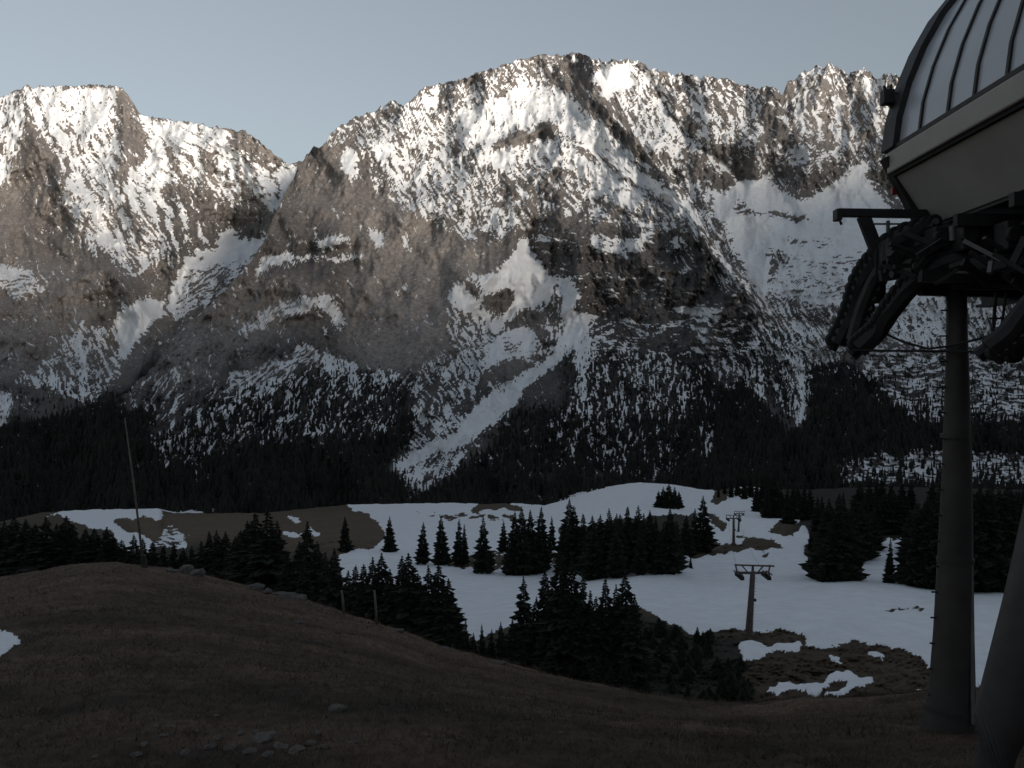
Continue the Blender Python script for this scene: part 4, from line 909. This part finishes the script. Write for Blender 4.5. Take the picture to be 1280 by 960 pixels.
for a, b in zip(yy[:-1], yy[1:]):
    mb = MB(); n = len(pp)
    for dn in (0, -.03):
        for p in pp: mb.v += [(p[0]-dn*.8, a, p[1]+dn*.3), (p[0]-dn*.8, b, p[1]+dn*.3)]
    for i in range(n-1): mb.f += [(2*i, 2*i+1, 2*i+3, 2*i+2), (2*n+2*i, 2*n+2*i+2, 2*n+2*i+3, 2*n+2*i+1)]
    part(mb, 'window', M['glass'], smooth=True)
# far side shell and roof of the hood
mb = MB(); sh = [(10.3, 8.25), (11.4, 8.2), (12.3, 7.9), (13.0, 7.3), (13.5, 6.5), (13.8, 5.5), (13.9, 4.2), (13.2, 2.85)]
for p in sh: mb.v += [(p[0], Y0, p[1]), (p[0], Y1, p[1]), (p[0]-.06, Y0, p[1]-.06), (p[0]-.06, Y1, p[1]-.06)]
for i in range(len(sh)-1):
    a = 4*i; mb.f += [(a, a+1, a+5, a+4), (a+2, a+6, a+7, a+3)]
part(mb, 'roof', M['panel'], smooth=True)
# end wall closing the hood
mb = MB(); loop = [(7.5, 2.9)]+[(6.9, 4.1)]+pp+sh[1:]
for y in (Y0-.02, Y0-.10): mb.v += [(p[0], y, p[1]) for p in loop]
n = len(loop); mb.f += [tuple(range(n))[::-1], tuple(range(n, 2*n))]
part(mb, 'end_wall', M['panel'])
# beige band, seam and sloping lower panel
mb = MB(); 
mb.quadbox([(6.80, Y0+.1, 3.80), (6.80, Y1, 3.80), (7.02, Y1, 3.80), (7.02, Y0+.1, 3.80), (6.80, Y0+.1, 4.19), (6.80, Y1, 4.19), (7.02, Y1, 4.19), (7.02, Y0+.1, 4.19)])
part(mb, 'band', M['band'], .03)
mb = MB(); mb.box((6.88, (Y0+Y1)/2, 4.235), (.12, Y0-Y1, .075)); part(mb, 'sill', M['dark'])
mb = MB(); mb.box((6.93, (Y0+Y1)/2, 3.765), (.14, Y0-Y1, .055)); part(mb, 'seam', M['rubber'])
mb = MB(); a0 = (6.93, 3.735); a1 = (7.52, 2.86)
mb.quadbox([(a1[0], Y0, a1[1]), (a1[0], Y1, a1[1]), (a1[0]+.08, Y1, a1[1]), (a1[0]+.08, Y0, a1[1]), (a0[0], Y0, a0[1]), (a0[0], Y1, a0[1]), (a0[0]+.08, Y1, a0[1]), (a0[0]+.08, Y0, a0[1])])
part(mb, 'lower_panel', M['panel'])
for y in (14.2, 12.4, 10.6, 8.8):
    pass
mb = MB(); mb.beam((6.80, Y0+.08, 4.12), (7.50, Y0+.08, 2.80), .20, .22, Vector((0, 1, 0))); part(mb, 'corner_trim', M['dark'])
mb = MB(); mb.box((10.7, (Y0+Y1)/2, 2.83), (6.3, Y0-Y1, .06)); part(mb, 'soffit', M['dark'])
# floodlight and red lamp by the rim
mb = MB(); mb.box((6.84, 16.15, 5.22), (.20, .2, .26)); mb.beam((6.84, 16.15, 5.1), (7.0, 16.1, 4.95), .05); mb.beam((6.80, 16.15, 5.34), (6.78, 16.15, 5.44), .05); mb.beam((6.90, 16.15, 5.34), (6.91, 16.15, 5.46), .04); mb.beam((6.78, 16.15, 5.3), (7.15, 16.1, 5.28), .04)
part(mb, 'floodlight', M['dark'], .015)
mb = MB(); mb.box((6.98, 16.2, 3.52), (.09, .09, .13)); part(mb, 'warning_lamp', M['red'], .01)
# understructure
def at(px, py, Y): return P3(px, py, Y)
mb = MB(); mb.beam(at(1047, 266, 15.8), at(1180, 268, 15.8), .16, .14); mb.beam(at(1047, 262, 15.8), at(1047, 276, 15.8), .10, .22); mb.beam(at(1050, 276, 15.8), at(1052, 281, 15.8), .04)
part(mb, 'outrigger_beam', M['dark'], .01)
mb = MB(); mb.beam(at(1079, 270, 15.8), at(1102, 330, 15.8), .22, .12, Vector((0, 1, 0))); part(mb, 'outrigger_brace', M['dark'], .01)
mb = MB()
mb.beam(at(1110, 276, 15.7), at(1110, 300, 15.7), .05); mb.beam(at(1093, 280, 15.7), at(1150, 280, 15.7), .03)
part(mb, 'handrail', M['steel'])
# long girders parallel to the hood
for (x, z, w_, h_) in ((7.9, 2.45, .22, .34), (9.4, 2.45, .22, .34), (12.5, 2.45, .22, .34), (8.6, 1.72, .26, .30)):
    mb = MB(); mb.beam((x, 16.2, z), (x, 4, z), w_, .05); mb.beam((x, 16.2, z-h_), (x, 4, z-h_), w_, .05); mb.beam((x, 16.2, z-h_/2), (x, 4, z-h_/2), .05, h_-.04); part(mb, 'girder', M['dark'])
for y in (15.6, 14.2, 12.6, 11.0):
    mb = MB(); mb.beam((7.1, y, 2.62), (13.2, y, 2.62), .14, .2); part(mb, 'cross_member', M['dark'])
for (a, b) in ((at(1150, 318, 15), at(1290, 300, 15)), (at(1100, 345, 15.4), at(1300, 318, 15.2)), (at(1150, 345, 14.6), at(1300, 352, 14.6)), (at(1150, 362, 15.2), at(1300, 366, 15.2))):
    mb = MB(); mb.beam(a, b, .16, .20); part(mb, 'frame_beam', M['dark'])
for (a, b) in ((at(1203, 328, 14.2), at(1262, 344, 14.2)), (at(1195, 340, 14.3), at(1222, 341, 14.3)), (at(1222, 322, 14.2), at(1300, 316, 14.2))):
    mb = MB(); mb.beam(a, b, .035); part(mb, 'control_rod', M['band'])
# tyre conveyors: two curved guide rails hung with tyres
def bez(P, n):
    P = [Vector(p) for p in P]; out = []
    seg = len(P)-1
    for k in range(n):
        t = k/(n-1)*seg; i = min(int(t), seg-1); f = t-i
        p0, p1, p2, p3 = P[max(i-1, 0)], P[i], P[i+1], P[min(i+2, seg)]
        out.append(.5*((2*p1)+(-p0+p2)*f+(2*p0-5*p1+4*p2-p3)*f*f+(-p0+3*p1-3*p2+p3)*f**3))
    return out
def conveyor(P, n, rail_w, tyre_r, side):
    pts = bez(P, n*2); 
    mb = MB(); mb.tube(pts, rail_w, 8); part(mb, 'guide_rail', M['dark'])
    mb = MB(); mb.tube([p+Vector((0, .30, -.10)) for p in pts], rail_w*.7, 8); part(mb, 'guide_rail', M['dark'])
    for k in range(n):
        p = pts[k*2]; d = (pts[min(k*2+1, len(pts)-1)]-pts[max(k*2-1, 0)]).normalized(); nr = Vector((-d.z, 0, d.x))*side
        c = p+nr*(tyre_r*.75)
        mb = MB(); r = tyre_r; w2 = .075
        mb.tube([c+Vector((0, -w2, 0)), c+Vector((0, -w2*.8, 0)), c+Vector((0, w2*.8, 0)), c+Vector((0, w2, 0))], [r*.82, r, r, r*.82], 16)
        t = part(mb, 'conveyor_tyre', M['rubber'], smooth=False)
        mb = MB(); mb.tube([c+Vector((0, -w2*1.25, 0)), c+Vector((0, w2*1.25, 0))], r*.42, 10); h = part(mb, 'hub', M['steel'], parent=t)
        mb = MB(); mb.beam(p-nr*.12, c, .05, .09); part(mb, 'tyre_bracket', M['dark'])
conveyor([at(1168, 284, 15.3), at(1125, 296, 15.6), at(1096, 322, 15.9), at(1076, 352, 16.1), at(1064, 392, 16.3), at(1046, 430, 16.4)], 19, .15, .135, -1)
conveyor([at(1215, 322, 14.6), at(1175, 334, 14.8), at(1140, 356, 15.0), at(1115, 386, 15.2), at(1096, 414, 15.4), at(1072, 436, 15.5)], 19, .18, .135, -1)
conveyor([at(1310, 360, 12.5), at(1285, 385, 12.6), at(1262, 415, 12.7), at(1236, 436, 12.8)], 10, .16, .13, 1)
conveyor([at(1330, 372, 13.5), at(1296, 396, 13.5), at(1280, 420, 13.5), at(1258, 440, 13.5)], 8, .18, .13, 1)
conveyor([at(1160, 303, 15.2), at(1118, 322, 15.6), at(1096, 345, 15.8), at(1078, 385, 16), at(1066, 425, 16.1)], 14, .13, .12, 1)
rm = random.Random(12)
for k in range(46):            # bearing brackets, hoses and struts crowding the frame
    px_ = rm.uniform(1092, 1290); lo = 288+max(0, 1150-px_)*.25; py_ = rm.uniform(lo, 362 if px_ > 1130 else 352); Y_ = rm.uniform(13.8, 15.8) if px_ < 1220 else rm.uniform(12.5, 14.5)
    a = at(px_, py_, Y_); mb = MB(); dv = Vector((rm.uniform(-.6, .6), rm.uniform(-.3, .3), rm.choice([-1, 1])*rm.uniform(.03, .4)))
    mb.beam(a-dv*.5, a+dv*.5, rm.uniform(.04, .10), rm.uniform(.04, .14)); part(mb, 'frame_strut', M['dark'] if rm.random() < .93 else M['steel'])
for (px_, py_, Y_, d_) in ((1122, 330, 15.7, (.8, .06, .5)), (1098, 362, 16.0, (.25, .06, .5)), (1240, 345, 14.6, (1.3, .06, .45)), (1165, 350, 15.2, (.7, .06, .35))):
    mb = MB(); mb.box(at(px_, py_, Y_), d_); part(mb, 'guard_plate', M['dark'])
# drive gear boxes hanging in the frame
for (px, py, Y, d) in ((1128, 318, 15.5, (.7, .5, .5)), (1175, 300, 14.9, (.35, .4, .4)), (1215, 296, 14.5, (.5, .4, .5)), (1245, 330, 14.0, (.6, .5, .25)), (1270, 296, 13.8, (.5, .4, .45)), (1150, 336, 15.0, (.5, .4, .3))):
    mb = MB(); c = at(px, py, Y); mb.box(c, d); mb.tube([c+Vector((-d[0]*.3, -d[1]*.7, 0)), c+Vector((-d[0]*.3, -d[1]*.4, 0))], d[2]*.3, 12); part(mb, 'gearbox', M['dark'], .03)
for (px, py, Y) in ((1191, 292, 14.6), (1168, 302, 14.9), (1136, 300, 15.4)):
    mb = MB(); c = at(px, py, Y); mb.tube([c+Vector((0, 0, -.12)), c+Vector((0, 0, .12))], .06, 12); part(mb, 'damper', M['steel'])
# rope and stay rods below the frame
mb = MB(); mb.tube([at(1066, 438, 15.4), at(1180, 439, 14.8), at(1300, 441, 14.0)], .022, 6); part(mb, 'stay_rod', M['dark'])
mb = MB(); mb.tube([at(1096, 412, 15.4), at(1128, 427, 15.2), at(1160, 436, 15), at(1185, 433, 14.8), at(1230, 422, 14.3), at(1300, 408, 13.7)], .022, 6); part(mb, 'stay_rod', M['dark'])
mb = MB(); mb.tube([at(1125, 366, 15), at(1165, 357, 15), at(1220, 356, 14.6), at(1300, 362, 14)], .03, 6); part(mb, 'stay_rod', M['dark'])
mb = MB(); mb.beam(at(1245, 366, 14), at(1240, 430, 14), .04); mb.beam(at(1258, 366, 14), at(1250, 420, 14), .03); mb.beam(at(1236, 398, 14), at(1275, 398, 14), .03); part(mb, 'ladder', M['dark'])
# pillars
g1 = ground(1183, 15.0); 
mb = MB(); b0 = at(1180, 985, 15.0); b1 = at(1195, 355, 15.0)
pts = [b0, at(1183, 930, 15), at(1190, 860, 15), at(1192, 790, 15), at(1196, 600, 15), at(1196.5, 450, 15), b1]
mb.tube(pts, [.50, .44, .36, .315, .235, .18, .15], 24); part(mb, 'pillar', M['pillar'], smooth=True)
for (py_, r_) in ((884, .41), (700, .295), (545, .235)):
    mb = MB(); c_ = at(1187 if py_ > 800 else 1194, py_, 15.0); mb.tube([c_-Vector((0, 0, .035)), c_+Vector((0, 0, .035))], r_, 24); part(mb, 'flange', M['pillar'])
mb = MB()
for k_ in range(17):
    c_ = at(1172-.0*k_, 900-k_*32, 15.0); q_ = k_/16; c_.x = at(1168+q_*17, 0, 15).x; mb.beam(c_+Vector((-.12, 0, 0)), c_+Vector((.10, 0, 0)), .025)
part(mb, 'climbing_rungs', M['dark'])
mb = MB(); mb.tube([at(1216.5, 905, 14.6), at(1215, 790, 14.75), at(1213, 600, 14.9), at(1208, 440, 15.0), at(1206, 366, 15)], .035, 8); part(mb, 'conduit', M['steel'])
mb = MB(); mb.tube([at(1232, 1010, 11.5), at(1255, 900, 11.8), at(1288, 750, 12.2), at(1318, 600, 12.6), at(1360, 350, 13)], [.40, .36, .325, .30, .28], 24); part(mb, 'pillar', M['pillar'], smooth=True)
for px in (13.2,):
    mb = MB(); mb.tube([(12.6, 14.5, -6.6), (12.4, 14.5, 2.4)], [.42, .22], 20); part(mb, 'pillar', M['pillar'], smooth=True)
    mb = MB(); mb.tube([(12.6, 6.5, -6.6), (12.4, 6.5, 2.4)], [.42, .22], 20); part(mb, 'pillar', M['pillar'], smooth=True)
